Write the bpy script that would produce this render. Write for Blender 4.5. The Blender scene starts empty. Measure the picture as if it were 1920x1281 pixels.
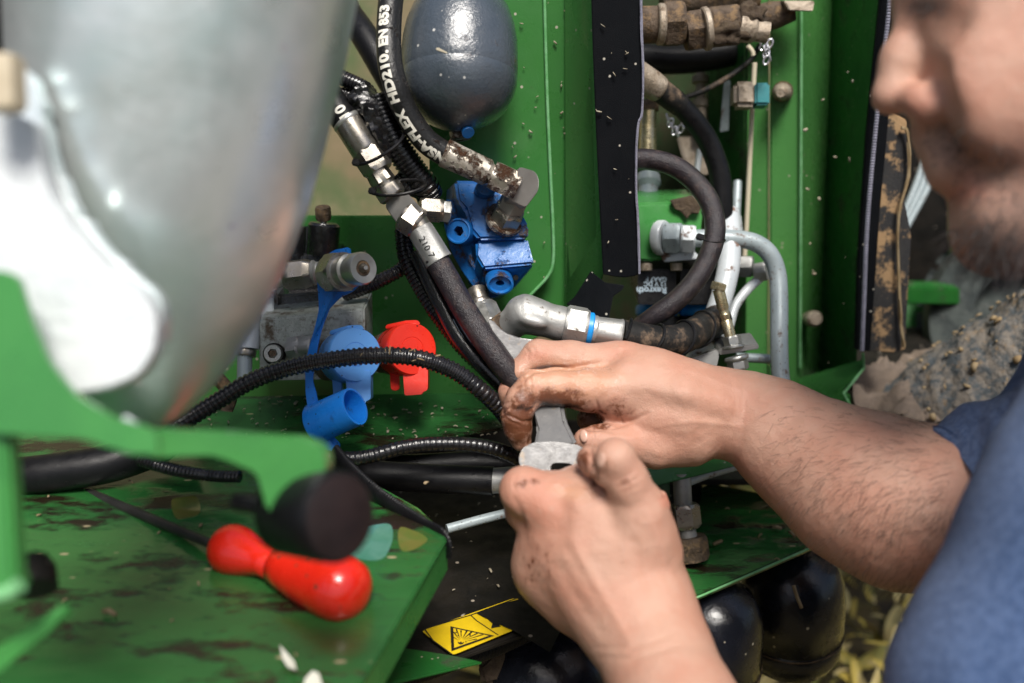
import bpy, bmesh, math, random
import numpy as np
from mathutils import Vector, Matrix, Euler, noise
random.seed(7); np.random.seed(7)
sc = bpy.context.scene
R = math.radians
# ------------------------------------------------------------------ camera, sky, sun, exposure
LENS = 35.0; TILT = 20.0; CAMZ = 1.0
cam_d = bpy.data.cameras.new('camera'); cam = bpy.data.objects.new('camera', cam_d)
sc.collection.objects.link(cam); sc.camera = cam
cam_d.lens = LENS; cam_d.sensor_width = 36; cam_d.clip_start = 0.02; cam_d.clip_end = 200
cam.location = (0, 0, CAMZ); cam.rotation_euler = (R(90 - TILT), 0, 0)
cam_d.dof.use_dof = True; cam_d.dof.focus_distance = 0.80; cam_d.dof.aperture_fstop = 3.2
cam_d.dof.aperture_blades = 0
w = bpy.data.worlds.new("World"); sc.world = w; w.use_nodes = True
nt = w.node_tree; nt.nodes.clear()
sky = nt.nodes.new('ShaderNodeTexSky'); sky.sky_type = 'NISHITA'; sky.sun_disc = False
SUN_EL, SUN_AZ = 60.0, 170.0       # azimuth clockwise from +Y
sky.sun_elevation = R(SUN_EL); sky.sun_rotation = R(SUN_AZ); sky.air_density = 1.2; sky.dust_density = 4.0; sky.ozone_density = 1.5
bg = nt.nodes.new('ShaderNodeBackground'); bg.inputs[1].default_value = 0.05
wo = nt.nodes.new('ShaderNodeOutputWorld')
nt.links.new(sky.outputs[0], bg.inputs[0]); nt.links.new(bg.outputs[0], wo.inputs[0])
sd = bpy.data.lights.new('sun', 'SUN'); sun = bpy.data.objects.new('sun', sd); sc.collection.objects.link(sun)
sd.energy = 2.2; sd.angle = R(20); sd.color = (1.0, 0.96, 0.9)
_a = R(SUN_AZ); _e = R(SUN_EL)
_dir = Vector((math.sin(_a) * math.cos(_e), math.cos(_a) * math.cos(_e), math.sin(_e)))
sun.rotation_euler = _dir.to_track_quat('Z', 'Y').to_euler(); sun.location = _dir * 20
sc.view_settings.view_transform = 'Standard'; sc.view_settings.look = 'None'
sc.view_settings.exposure = 1.05; sc.view_settings.gamma = 1
sc.cycles.max_bounces = 6; sc.cycles.glossy_bounces = 4; sc.cycles.diffuse_bounces = 3
sc.cycles.caustics_reflective = False; sc.cycles.caustics_refractive = False
sc.cycles.use_denoising = True
F = 1920 * LENS / 36
CM = Matrix.Translation(cam.location) @ Euler((R(90 - TILT), 0, 0)).to_matrix().to_4x4()
CMI = CM.inverted(); CN = np.array(CM)
st, ct = math.sin(R(TILT)), math.cos(R(TILT))
# points are noted as (x, y, depth): x, y in the photograph's 1920 px, depth in metres; W gives the camera-space metre point
def W(p): return Vector(((p[0] - 960) / F * p[2], (640.5 - p[1]) / F * p[2], -p[2]))
def v(x, y, Y): return (x, y, Y / (ct - (y - 640.5) / F * st))          # on the upright plane at distance Y
def h(x, y, z): return (x, y, (CAMZ - z) / (st + (y - 640.5) / F * ct))   # on the level plane at height z
DOWN = (CMI.to_3x3() @ Vector((0, 0, -1)))
BACK = (CMI.to_3x3() @ Vector((0, 1, 0)))
# ------------------------------------------------------------------ materials
MATS = {}
def N(nt, t, **k):
    n = nt.nodes.new(t)
    for a, b in k.items(): setattr(n, a, b)
    return n
def mat(name, c, rough=.5, metal=0., c2=None, s2=40, a2=.5, w2=.12, dirt=None, ds=60, dc=.5, dw=.08, dr=.85,
        speck=None, ss=500, sp=.12, bump=0., bs=300, coat=0., crough=.1, sss=0., rv=.15, stretch=None, attr=None, spec=.5, bumpdirt=0, sheen=0, bump2=0., wave=None, grad=None):
    m = bpy.data.materials.new(name); m.use_nodes = True; nt = m.node_tree; L = nt.links.new
    b = nt.nodes['Principled BSDF']
    tc = N(nt, 'ShaderNodeTexCoord'); mp = N(nt, 'ShaderNodeMapping'); L(tc.outputs['Object'], mp.inputs[0])
    if stretch: mp.inputs['Scale'].default_value = stretch
    vec = mp.outputs[0]
    def noise_(scale, det=5, rg=.6):
        n = N(nt, 'ShaderNodeTexNoise'); L(vec, n.inputs[0]); n.inputs['Scale'].default_value = scale; n.inputs['Detail'].default_value = det; n.inputs['Roughness'].default_value = rg
        return n.outputs[0]
    def ramp(src, lo, hi):
        r = N(nt, 'ShaderNodeMapRange'); r.clamp = True; L(src, r.inputs[0]); r.inputs[1].default_value = lo; r.inputs[2].default_value = hi; r.interpolation_type = 'SMOOTHSTEP'
        return r.outputs[0]
    def mix(f, a, bb):
        x = N(nt, 'ShaderNodeMix', data_type='RGBA')
        if isinstance(f, float): x.inputs[0].default_value = f
        else: L(f, x.inputs[0])
        for i, q in ((6, a), (7, bb)):
            if isinstance(q, tuple): x.inputs[i].default_value = (*q, 1)
            else: L(q, x.inputs[i])
        return x.outputs[2]
    def math_(op, a, bb):
        x = N(nt, 'ShaderNodeMath', operation=op)
        for i, q in ((0, a), (1, bb)):
            if isinstance(q, (int, float)): x.inputs[i].default_value = q
            else: L(q, x.inputs[i])
        return x.outputs[0]
    col = c; rg = None
    n1 = noise_(s2)
    if c2: col = mix(math_('MULTIPLY', ramp(n1, .5 - w2, .5 + w2), a2), c, c2)
    n3 = noise_(s2 * 3.1, 4)
    r0 = N(nt, 'ShaderNodeMapRange'); L(n3, r0.inputs[0]); r0.inputs[1].default_value = .3; r0.inputs[2].default_value = .7
    r0.inputs[3].default_value = max(.02, rough - rv * .6); r0.inputs[4].default_value = min(1, rough + rv)
    rg = r0.outputs[0]; met = metal; dm = None
    if attr:
        for (aname, acol, agloss) in attr:
            at = N(nt, 'ShaderNodeAttribute'); at.attribute_name = aname
            if aname in ('stubble', 'red', 'wet'):
                f = math_('MULTIPLY', at.outputs['Fac'], ramp(noise_(700 if aname == 'stubble' else 160, 3), .25, .5)); f = math_('MINIMUM', f, 1.)
            else: f = ramp(math_('ADD', at.outputs['Fac'], math_('MULTIPLY', math_('SUBTRACT', noise_(260, 6, .7), .5), 1.1)), .3, .75)
            if aname not in ('stubble', 'red', 'wet'): f = math_('MULTIPLY', ramp(math_('ADD', at.outputs['Fac'], math_('MULTIPLY', math_('SUBTRACT', noise_(150, 7, .65), .5), 2.2)), .15, .75), math_('MULTIPLY', ramp(at.outputs['Fac'], .02, .3), .92))
            col = mix(f, col, acol)
            if agloss is not None:
                x = N(nt, 'ShaderNodeMix', data_type='FLOAT'); L(f, x.inputs[0]); L(rg, x.inputs[2]); x.inputs[3].default_value = agloss; rg = x.outputs[0]
    if dirt:
        nd = noise_(ds, 7, .68); dm = ramp(nd, 1 - dc - dw, 1 - dc + dw)
        col = mix(dm, col, dirt)
        x = N(nt, 'ShaderNodeMix', data_type='FLOAT'); L(dm, x.inputs[0]); L(rg, x.inputs[2]); x.inputs[3].default_value = dr; rg = x.outputs[0]
        if metal > 0: met = math_('MULTIPLY', math_('SUBTRACT', 1., dm), metal)
    if speck:
        vo = N(nt, 'ShaderNodeTexVoronoi'); L(vec, vo.inputs[0]); vo.inputs['Scale'].default_value = ss
        f1 = ramp(vo.outputs['Distance'], .26, .16)
        sepc = N(nt, 'ShaderNodeSeparateColor'); L(vo.outputs['Color'], sepc.inputs[0])
        f2 = math_('LESS_THAN', sepc.outputs[0], sp); f = math_('MULTIPLY', f1, f2)
        col = mix(f, col, speck)
    if isinstance(col, tuple): b.inputs['Base Color'].default_value = (*col, 1)
    else: L(col, b.inputs['Base Color'])
    L(rg, b.inputs['Roughness'])
    if isinstance(met, (int, float)): b.inputs['Metallic'].default_value = met
    else: L(met, b.inputs['Metallic'])
    b.inputs['Specular IOR Level'].default_value = spec
    if attr:
        aw = N(nt, 'ShaderNodeAttribute'); aw.attribute_name = 'wet'; L(math_('MINIMUM', math_('ADD', math_('MULTIPLY', ramp(math_('ADD', aw.outputs['Fac'], math_('MULTIPLY', math_('SUBTRACT', noise_(90, 4), .5), 1.2)), .2, .5), 1.), coat), 1.), b.inputs['Coat Weight'])
    else: b.inputs['Coat Weight'].default_value = coat
    b.inputs['Coat IOR'].default_value = 1.5; b.inputs['Coat Roughness'].default_value = crough
    if sheen: b.inputs['Sheen Weight'].default_value = sheen
    if sss:
        b.inputs['Subsurface Weight'].default_value = sss; b.inputs['Subsurface Radius'].default_value = (1, .35, .18); b.inputs['Subsurface Scale'].default_value = .004
    hgt = None
    if bump: hgt = math_('ADD', math_('MULTIPLY', noise_(bs, 6, .65), bump), math_('MULTIPLY', noise_(bs * .27, 3, .5), bump * bump2))
    if wave:
        wv = N(nt, 'ShaderNodeTexWave'); L(vec, wv.inputs[0]); wv.inputs['Scale'].default_value = wave[0]; wv.inputs['Distortion'].default_value = 1.5
        q = math_('MULTIPLY', wv.outputs['Fac'], wave[1]); hgt = q if hgt is None else math_('ADD', hgt, q)
    if bumpdirt and dm is not None:
        q = math_('MULTIPLY', math_('MULTIPLY', dm, noise_(ds * 9, 4, .7)), bumpdirt); hgt = q if hgt is None else math_('ADD', hgt, q)
    if hgt is not None:
        bp = N(nt, 'ShaderNodeBump'); bp.inputs['Distance'].default_value = .001; bp.inputs['Strength'].default_value = 1
        L(hgt, bp.inputs['Height']); L(bp.outputs[0], b.inputs['Normal'])
        if coat: L(bp.outputs[0], b.inputs['Coat Normal'])
    MATS[name] = m
    return m
G = (.045, .195, .042)
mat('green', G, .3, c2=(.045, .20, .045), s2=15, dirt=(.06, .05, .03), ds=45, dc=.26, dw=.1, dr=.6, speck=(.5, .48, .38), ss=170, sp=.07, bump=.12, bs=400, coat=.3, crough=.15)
mat('green_clean', (.075, .25, .065), .26, c2=(.09, .29, .07), s2=12, dirt=(.07, .06, .03), ds=60, dc=.2, speck=(.5, .46, .36), ss=190, sp=.06, bump=.1, bs=300, coat=.3, crough=.15)
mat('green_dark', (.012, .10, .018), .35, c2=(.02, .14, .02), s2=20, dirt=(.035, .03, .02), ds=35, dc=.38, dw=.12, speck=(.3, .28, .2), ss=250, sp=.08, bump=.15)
mat('green_oily', (.026, .135, .032), .14, c2=(.016, .085, .02), s2=13, a2=.9, w2=.2, dirt=(.016, .011, .006), ds=27, dc=.45, dw=.06, dr=.28, speck=(.4, .33, .2), ss=110, sp=.05, bump=.35, bs=70, coat=.6, crough=.05, bumpdirt=.6, stretch=(.55, 1.5, 1))
mat('green_edge_lit', (.22, .5, .24), .4, c2=(.06, .32, .06), s2=90)  # lighter green paints in the light that rounded edges catch
mat('green_near', (.045, .22, .05), .3, c2=(.06, .28, .06), s2=20, dirt=(.1, .12, .05), ds=30, dc=.2, coat=.4)
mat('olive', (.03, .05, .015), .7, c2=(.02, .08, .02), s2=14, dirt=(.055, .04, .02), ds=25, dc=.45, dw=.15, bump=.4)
mat('rear', (.27, .21, .12), .8, c2=(.09, .16, .06), s2=7, a2=.8, dirt=(.38, .29, .18), ds=18, dc=.35, dw=.2, bump=.6)
mat('galv', (.90, .95, .95), .34, .65, c2=(.52, .66, .65), s2=8, a2=.85, w2=.16, dirt=(.25, .16, .12), ds=28, dc=.2, dw=.04, speck=(.75, .78, .8), ss=70, sp=.1, bump=.5, bs=40)
mat('alu_white', (.74, .77, .78), .5, .2, c2=(.6, .66, .68), s2=30, bump=1.2, bs=120, dirt=(.45, .5, .52), ds=26, dc=.3)
mat('cream', (.55, .47, .33), .5, c2=(.4, .33, .22), s2=60)
mat('mesh', (.012, .011, .01), .75, bump=.2, wave=(900, 1.2), speck=(.25, .25, .22), ss=500, sp=.2)
mat('zinc', (.36, .335, .30), .30, .9, c2=(.30, .27, .22), s2=60, a2=.7, dirt=(.12, .085, .05), ds=150, dc=.27, dw=.1, dr=.5, bump=.07, bs=900, stretch=None)
mat('zinc_light', (.44, .44, .42), .36, .8, c2=(.5, .5, .46), s2=60, dirt=(.16, .12, .08), ds=180, dc=.27, dw=.05, dr=.6, bump=.07, bs=900)
mat('zinc_cast', (.42, .42, .41), .46, .6, c2=(.3, .3, .28), s2=50, dirt=(.10, .075, .05), ds=150, dc=.36, dw=.05, dr=.6, bump=.25, bs=900)
mat('zinc_rusty', (.50, .46, .40), .35, .45, c2=(.34, .29, .23), s2=80, a2=.9, dirt=(.075, .035, .018), ds=85, dc=.50, dw=.05, dr=.25, bump=.15, bumpdirt=3)
mat('gold_zinc', (.62, .52, .3), .28, .85, c2=(.5, .46, .36), s2=70, dirt=(.12, .09, .05), ds=110, dc=.3, bump=.3)
mat('steel_paint', (.36, .42, .44), .38, .15, c2=(.28, .34, .36), s2=30, dirt=(.14, .085, .055), ds=80, dc=.38, dw=.06, speck=(.1, .06, .04), ss=420, sp=.18, bump=.3)
mat('steel_white', (.62, .66, .68), .35, .1, c2=(.5, .55, .58), s2=30, dirt=(.17, .10, .07), ds=55, dc=.40, dw=.04, bump=.3)
mat('block', (.42, .45, .43), .45, .3, c2=(.3, .33, .3), s2=200, a2=.8, dirt=(.09, .065, .04), ds=65, dc=.43, dw=.08, dr=.7, speck=(.12, .1, .07), ss=700, sp=.3, bump=.5, bs=700)
mat('dirtmetal', (.14, .10, .07), .6, .3, c2=(.06, .04, .025), s2=70, a2=1, dirt=(.22, .14, .07), ds=90, dc=.45, bump=2, bs=350)
mat('dirtlight', (.45, .38, .3), .5, .5, c2=(.25, .19, .13), s2=80, dirt=(.12, .08, .05), ds=100, dc=.4, bump=1.2, bs=350)
mat('rubber', (.006, .006, .007), .34, c2=(.011, .011, .012), s2=60, dirt=(.07, .055, .04), ds=70, dc=.24, dw=.05, bump=.25, bs=900, spec=.28)
mat('rubber_oily', (.008, .008, .009), .16, c2=(.015, .014, .014), s2=60, dirt=(.05, .03, .02), ds=90, dc=.3, dr=.2, bump=.5, bs=250, coat=.7, crough=.06, spec=.28)
mat('rubber_dirty', (.008, .008, .008), .55, c2=(.03, .028, .026), s2=40, dirt=(.20, .14, .095), ds=45, dc=.4, dw=.1, dr=.9, bump=.5, bs=600, spec=.28)
mat('rubber_purple', (.022, .017, .021), .36, c2=(.012, .010, .012), s2=50, coat=.4, crough=.16, dirt=(.08, .055, .05), ds=140, dc=.38, dw=.15, bump=.9, bs=700, spec=.28)
mat('hose_print', (.010, .010, .010), .35, c2=(.02, .02, .02), s2=60, dirt=(.07, .05, .045), ds=130, dc=.36, dw=.08, dr=.12, bump=.5, bs=400, bumpdirt=2.5, coat=.25, spec=.28)
mat('conduit', (.010, .010, .012), .2, c2=(.02, .017, .018), s2=80, dirt=(.045, .03, .025), ds=80, dc=.36, dr=.3, bump=.3, coat=.6, crough=.08, spec=.28)
mat('strip', (.004, .005, .007), .6, c2=(.007, .008, .010), s2=30, speck=(.5, .47, .4), ss=200, sp=.05, bump=.5, bs=1200, spec=.12)
mat('strip_edge', (.28, .28, .36), .6, c2=(.16, .16, .2), s2=200, bump=1, bs=600)
mat('seal_dusty', (.028, .028, .03), .7, c2=(.045, .043, .042), s2=30, dirt=(.42, .27, .14), ds=38, dc=.47, dw=.05, bump=.8, bs=400)
mat('tank_grey', (.055, .07, .088), .2, c2=(.08, .095, .115), s2=25, dirt=(.09, .055, .04), ds=28, dc=.33, dw=.07, dr=.3, speck=(.5, .5, .48), ss=170, sp=.05, bump=.5, bs=260, coat=.8, crough=.13, bumpdirt=1.2)
mat('tank_black', (.008, .009, .013), .2, c2=(.014, .015, .022), s2=20, dirt=(.12, .06, .03), ds=24, dc=.24, dw=.03, speck=(.5, .45, .35), ss=150, sp=.05, bump=.5, bs=150, coat=.5, crough=.1, spec=.28)
mat('steel_brushed', (.30, .29, .275), .42, .45, c2=(.24, .23, .215), s2=50, dirt=(.12, .09, .06), ds=90, dc=.3, dw=.06, bump=.1, bs=900)
mat('blue_paint', (.010, .135, .42), .33, c2=(.008, .09, .33), s2=50, dirt=(.05, .03, .02), ds=70, dc=.42, dw=.06, dr=.4, bump=.2, bs=300, coat=.12, crough=.1, bumpdirt=.7)
mat('blue_plastic', (.01, .19, .70), .3, c2=(.015, .24, .80), s2=30, dirt=(.01, .04, .16), ds=80, dc=.35, dw=.06, speck=(.012, .01, .01), ss=330, sp=.14, bump=.3)
mat('blue_light', (.13, .38, .85), .34, c2=(.10, .32, .80), s2=30, dirt=(.02, .06, .18), ds=60, dc=.26, dw=.05, speck=(.02, .03, .06), ss=300, sp=.06, bump=.15)
mat('red_plastic', (.85, .035, .016), .3, c2=(.72, .022, .012), s2=30, dirt=(.14, .008, .004), ds=60, dc=.22, dw=.03, speck=(.03, .01, .01), ss=260, sp=.10, bump=.15)
mat('red_handle', (.75, .022, .008), .22, c2=(.6, .015, .006), s2=30, speck=(.2, .04, .02), ss=140, sp=.15, coat=.5)
mat('black_plastic', (.008, .008, .009), .3, c2=(.014, .013, .013), s2=60, dirt=(.05, .04, .03), ds=70, dc=.3, bump=.3, spec=.28)
mat('knob_face', (.016, .011, .011), .4, c2=(.028, .016, .015), spec=.3)
mat('knob', (.004, .004, .005), .4, c2=(.008, .007, .008), s2=30, spec=.28)
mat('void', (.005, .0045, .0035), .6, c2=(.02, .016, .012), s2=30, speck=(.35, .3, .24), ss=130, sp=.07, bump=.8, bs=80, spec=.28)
mat('muck', (.06, .04, .025), .9, c2=(.12, .085, .05), s2=120, bump=3, bs=300)
mat('straw', (.26, .18, .09), .8, c2=(.4, .32, .2), s2=60)
mat('white_glint', (.8, .78, .68), .25, c2=(.6, .6, .5), coat=.5)  # white that paints in the wet reflections on the tray
mat('straw_pale', (.40, .36, .27), .7, c2=(.26, .2, .12), s2=60)
mat('leaf', (.50, .38, .07), .6, c2=(.14, .15, .03), s2=14, a2=1, dirt=(.18, .10, .05), ds=30, dc=.35)
mat('leaf_pale', (.55, .46, .20), .6, c2=(.4, .28, .1), s2=20)
mat('soil', (.04, .03, .018), .95, c2=(.09, .065, .02), s2=14, a2=1, dirt=(.10, .09, .02), ds=30, dc=.4, bump=4, bs=60)
mat('burlap', (.22, .17, .13), .9, c2=(.14, .11, .09), s2=60, bump=2, bs=200, stretch=(1, 1, 3))
mat('crust', (.24, .21, .175), .95, c2=(.075, .09, .10), s2=90, a2=1, dirt=(.30, .20, .10), ds=70, dc=.36, dw=.1, bump=4, bs=200)
mat('tyre', (.04, .05, .05), .8, c2=(.08, .095, .09), s2=40, a2=1, dirt=(.16, .16, .15), ds=60, dc=.35, bump=2, bs=150)
mat('skin', (.54, .32, .235), .40, c2=(.50, .245, .17), s2=26, a2=.8, w2=.2, bump=.6, bs=900, bump2=.55, sss=.12, rv=.1, spec=.4,
    attr=[('red', (.56, .19, .12), None), ('wet', (.55, .28, .17), .06), ('grime', (.15, .045, .018), .2), ('black', (.03, .018, .014), .2), ('stubble', (.075, .055, .05), .6)], coat=.05, crough=.07)
mat('nail', (.56, .34, .26), .3, coat=.4)
mat('hair', (.045, .028, .02), .6)
mat('hair_dark', (.012, .009, .008), .5, c2=(.1, .08, .075), s2=200)
mat('denim', (.05, .105, .25), .9, c2=(.12, .20, .40), s2=260, a2=.9, w2=.15, bump=2.8, bs=700, sheen=.3, spec=.1)
mat('denim_seam', (.045, .08, .18), .9, bump=1, bs=700)
mat('yellow', (.75, .52, .012), .35, c2=(.6, .4, .01), s2=60, dirt=(.05, .035, .015), ds=70, dc=.3, dw=.05)
mat('ink', (.01, .009, .008), .5)
mat('white_print', (.80, .78, .70), .5, c2=(.6, .57, .5), s2=300, dirt=(.12, .1, .08), ds=220, dc=.28)
mat('white_soft', (.5, .62, .72), .5)
mat('teal', (.0, .17, .19), .4, bump=.2)
mat('blue_ring', (.01, .28, .75), .35)
mat('cream_rod', (.72, .64, .48), .45)
mat('wrench', (.17, .168, .165), .45, .45, c2=(.12, .12, .125), s2=60, dirt=(.22, .16, .10), ds=60, dc=.36, dw=.04, dr=.3, bump=.15, bs=500, coat=.3, crough=.08)
mat('chain', (.6, .6, .65), .3, .7)
mat('shaft', (.06, .06, .055), .35, .5, c2=(.03, .03, .03), s2=60)
mat('teal_smear', (.06, .20, .14), .12, c2=(.12, .27, .22), s2=60, coat=.8, crough=.03)
mat('oil_smear', (.10, .14, .03), .12, c2=(.18, .14, .04), s2=60, coat=.8, crough=.03)
# ------------------------------------------------------------------ objects
def thing(name, label, cat, base, group=None):
    o = bpy.data.objects.new(name, None); sc.collection.objects.link(o)
    o.empty_display_size = .02
    o.location = CM @ W(base); o['label'] = label; o['category'] = cat
    if group: o['group'] = group
    return o
def mk(name, V, Fs, m, parent=None, smooth=35, label=None, cat=None, group=None, kind=None, world=False, base=None):
    V = np.array([tuple(p) for p in V], dtype=float) if not isinstance(V, np.ndarray) else V
    if not world: V = V @ CN[:3, :3].T + CN[:3, 3]
    org = np.array(parent_loc(parent)) if parent else (np.array(base) if base is not None else V.mean(0))
    me = bpy.data.meshes.new(name); me.from_pydata((V - org).tolist(), [], Fs if isinstance(Fs, list) else Fs.tolist()); me.update()
    me.materials.append(MATS[m])
    bm = bmesh.new(); bm.from_mesh(me); bmesh.ops.recalc_face_normals(bm, faces=bm.faces); bm.to_mesh(me); bm.free()
    me.shade_smooth()
    if smooth < 180: me.set_sharp_from_angle(angle=R(smooth))
    o = bpy.data.objects.new(name, me); sc.collection.objects.link(o)
    if parent: o.parent = parent; o.location = org - np.array(parent_loc(parent))
    else: o.location = org
    if parent and parent.type == 'MESH': o.location = (0, 0, 0)
    if label: o['label'] = label
    if cat: o['category'] = cat
    if group: o['group'] = group
    if kind: o['kind'] = kind
    return o
def parent_loc(p):
    if p.parent: return parent_loc(p.parent)
    return tuple(p.location)
class MB:      # gathers several shapes of ONE part
    def __init__(s): s.V = []; s.F = []
    def add(s, vf):
        n = len(s.V); s.V += [tuple(p) for p in vf[0]]; s.F += [tuple(i + n for i in f) for f in vf[1]]; return s
    def mk(s, *a, **k): return mk(a[0], s.V, s.F, *a[1:], **k)
def frame(t, up=None):
    t = t.normalized(); up = up or Vector((.13, .97, .21))
    if abs(t.dot(up.normalized())) > .95: up = Vector((1, .1, .2))
    a = t.cross(up).normalized(); return a, a.cross(t).normalized()
def crom(P, n):
    P = [np.array(p, float) for p in P]; P = [2 * P[0] - P[1]] + P + [2 * P[-1] - P[-2]]; out = []
    for i in range(1, len(P) - 2):
        a, b, c, d = P[i - 1:i + 3]
        for k in range(n):
            t = k / n; out.append(.5 * ((2 * b) + (c - a) * t + (2 * a - 5 * b + 4 * c - d) * t * t + (3 * b - a - 3 * c + d) * t ** 3))
    out.append(P[-2]); return out
def path3(pts, n=10, r=None):
    Q = [(*W(p), (p[3] if len(p) > 3 else r) * p[2] / F) for p in pts]
    return crom(Q, n) if len(Q) > 2 else [np.array(Q[0]), np.array(Q[1])]
def resample(C, step):
    C = np.array(C); s = np.r_[0, np.cumsum(np.linalg.norm(np.diff(C[:, :3], axis=0), axis=1))]
    n = max(2, int(s[-1] / step)); u = np.linspace(0, s[-1], n + 1)
    return np.stack([np.interp(u, s, C[:, i]) for i in range(4)], 1), u
def tube(pts, r=None, n=20, sub=10, rib=None, step=None, caps=True, flat=1.0, wob=0, inner=None):
    C = path3(pts, sub, r)
    if rib:
        C, u = resample(C, rib[0] / 6)
        ph = (u / rib[0]) % 1.0
        prof = np.where((ph > .18) & (ph < .72), 1.0, 1 - rib[1])
        C[:, 3] *= prof
    elif step: C, u = resample(C, step)
    C = np.array(C); V = []; Fs = []; a_prev = None
    for i in range(len(C)):
        t = Vector(C[min(i + 1, len(C) - 1), :3] - C[max(i - 1, 0), :3])
        if a_prev is None: a, b = frame(t)
        else:
            t.normalize(); a = (a_prev - t * a_prev.dot(t)).normalized(); b = a.cross(t).normalized()
        a_prev = a; c = Vector(C[i, :3]); rr = C[i, 3]
        for k in range(n):
            th = 2 * math.pi * k / n; q = 1.
            if wob: q = 1 + wob * noise.noise((c + Vector((math.cos(th), math.sin(th), 0)) * .02) * 90)
            V.append(c + (a * math.cos(th) * flat + b * math.sin(th)) * rr * q)
    m = len(C)
    for i in range(m - 1):
        for k in range(n):
            Fs.append((i * n + k, i * n + (k + 1) % n, (i + 1) * n + (k + 1) % n, (i + 1) * n + k))
    if caps: Fs.append(tuple(range(n))[::-1]); Fs.append(tuple(range((m - 1) * n, m * n)))
    return V, Fs
def rhex(th, r): 
    q = (th % (math.pi / 3)) - math.pi / 6; return r * math.cos(math.pi / 6) / math.cos(q)
def lathe(A, B, prof, n=48, phase=0., sides=6, asp=1.0):
    """prof rows: (s along A-B, radius px[, hex corner radius px])"""
    a0, b0 = W(A), W(B); t = (b0 - a0); a, b = frame(t); V = []; Fs = []
    sc_ = (A[2] + B[2]) / 2 / F
    for row in prof:
        c = a0 + t * row[0]
        for k in range(n):
            th = 2 * math.pi * k / n; r = row[1]
            if len(row) > 2 and row[2]: r = min(r, rhex(th, row[2]))
            V.append(c + (a * math.cos(th + phase) + b * math.sin(th + phase) * asp) * max(r, .01) * sc_)
    m = len(prof)
    for i in range(m - 1):
        for k in range(n): Fs.append((i * n + k, i * n + (k + 1) % n, (i + 1) * n + (k + 1) % n, (i + 1) * n + k))
    Fs.append(tuple(range(n))[::-1]); Fs.append(tuple(range((m - 1) * n, m * n)))
    return V, Fs
def hexp(r, s0=0., s1=1., c=.14, e=.86):
    L = s1 - s0; return [(s0, r * e), (s0 + c * L, r * 1.0, r), (s0 + c * L * 1.4, r * 1.02, r), (s1 - c * L * 1.4, r * 1.02, r), (s1 - c * L, r, r), (s1, r * e)]
def cyl(r, s0=0., s1=1., b=.06, rb=None):
    L = s1 - s0; return [(s0, r * .93), (s0 + b * L, r), (s1 - b * L, rb or r), (s1, (rb or r) * .93)]
def prism(pts, thick=.003, dirv=None, bevel=.0012, back=None, seg=2):
    """outline of (x,y,depth) points, given real thickness along dirv (camera space), edges rounded"""
    dv = (dirv or Vector((0, 0, -1))).normalized() * thick
    P = [W(p) for p in pts]; Q = [W(p) for p in back] if back else [p + dv for p in P]
    bm = bmesh.new(); a = [bm.verts.new(p) for p in P]; b = [bm.verts.new(p) for p in Q]; n = len(P)
    f1 = bm.faces.new(a); f2 = bm.faces.new(b[::-1])
    for i in range(n): bm.faces.new((a[i], b[i], b[(i + 1) % n], a[(i + 1) % n]))
    bmesh.ops.recalc_face_normals(bm, faces=bm.faces)
    if bevel: bmesh.ops.bevel(bm, geom=bm.edges[:], offset=bevel, segments=seg, affect='EDGES', clamp_overlap=True)
    bm.verts.index_update()
    out = [v_.co.copy() for v_ in bm.verts], [tuple(x.index for x in f.verts) for f in bm.faces]
    bm.free(); return out
def rnd(pts, r=8, n=4):
    """rounds the corners of an outline"""
    out = []; m = len(pts)
    for i in range(m):
        p, a, b = np.array(pts[i]), np.array(pts[i - 1]), np.array(pts[(i + 1) % m])
        for_ = []
        la, lb = np.linalg.norm((a - p)[:2]), np.linalg.norm((b - p)[:2]); rr = min(r, la * .45, lb * .45)
        q0 = p + (a - p) * rr / max(la, 1e-6); q1 = p + (b - p) * rr / max(lb, 1e-6)
        for k in range(n + 1):
            t = k / n; out.append(tuple((1 - t) ** 2 * q0 + 2 * t * (1 - t) * p + t * t * q1))
    return out
def box(c, ex, ey, ez, sx, sy, sz, bevel=.001):
    c = W(c); bm = bmesh.new(); ex, ey, ez = ex.normalized(), ey.normalized(), ez.normalized()
    bmesh.ops.create_cube(bm, size=1)
    for q in bm.verts: q.co = c + ex * q.co.x * sx + ey * q.co.y * sy + ez * q.co.z * sz
    if bevel: bmesh.ops.bevel(bm, geom=bm.edges[:], offset=bevel, segments=2, affect='EDGES', clamp_overlap=True)
    bm.verts.index_update(); out = [q.co.copy() for q in bm.verts], [tuple(x.index for x in f.verts) for f in bm.faces]; bm.free(); return out
def sphere(c, r, asp=(1, 1, 1), n=24):
    c0 = W(c); r = r * c[2] / F; V = []; Fs = []
    for i in range(n // 2 + 1):
        ph = math.pi * i / (n // 2)
        for k in range(n):
            th = 2 * math.pi * k / n; V.append(c0 + Vector((math.sin(ph) * math.cos(th) * asp[0], math.cos(ph) * asp[1], math.sin(ph) * math.sin(th) * asp[2])) * r)
    for i in range(n // 2):
        for k in range(n): Fs.append((i * n + k, i * n + (k + 1) % n, (i + 1) * n + (k + 1) % n, (i + 1) * n + k))
    return V, Fs
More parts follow.
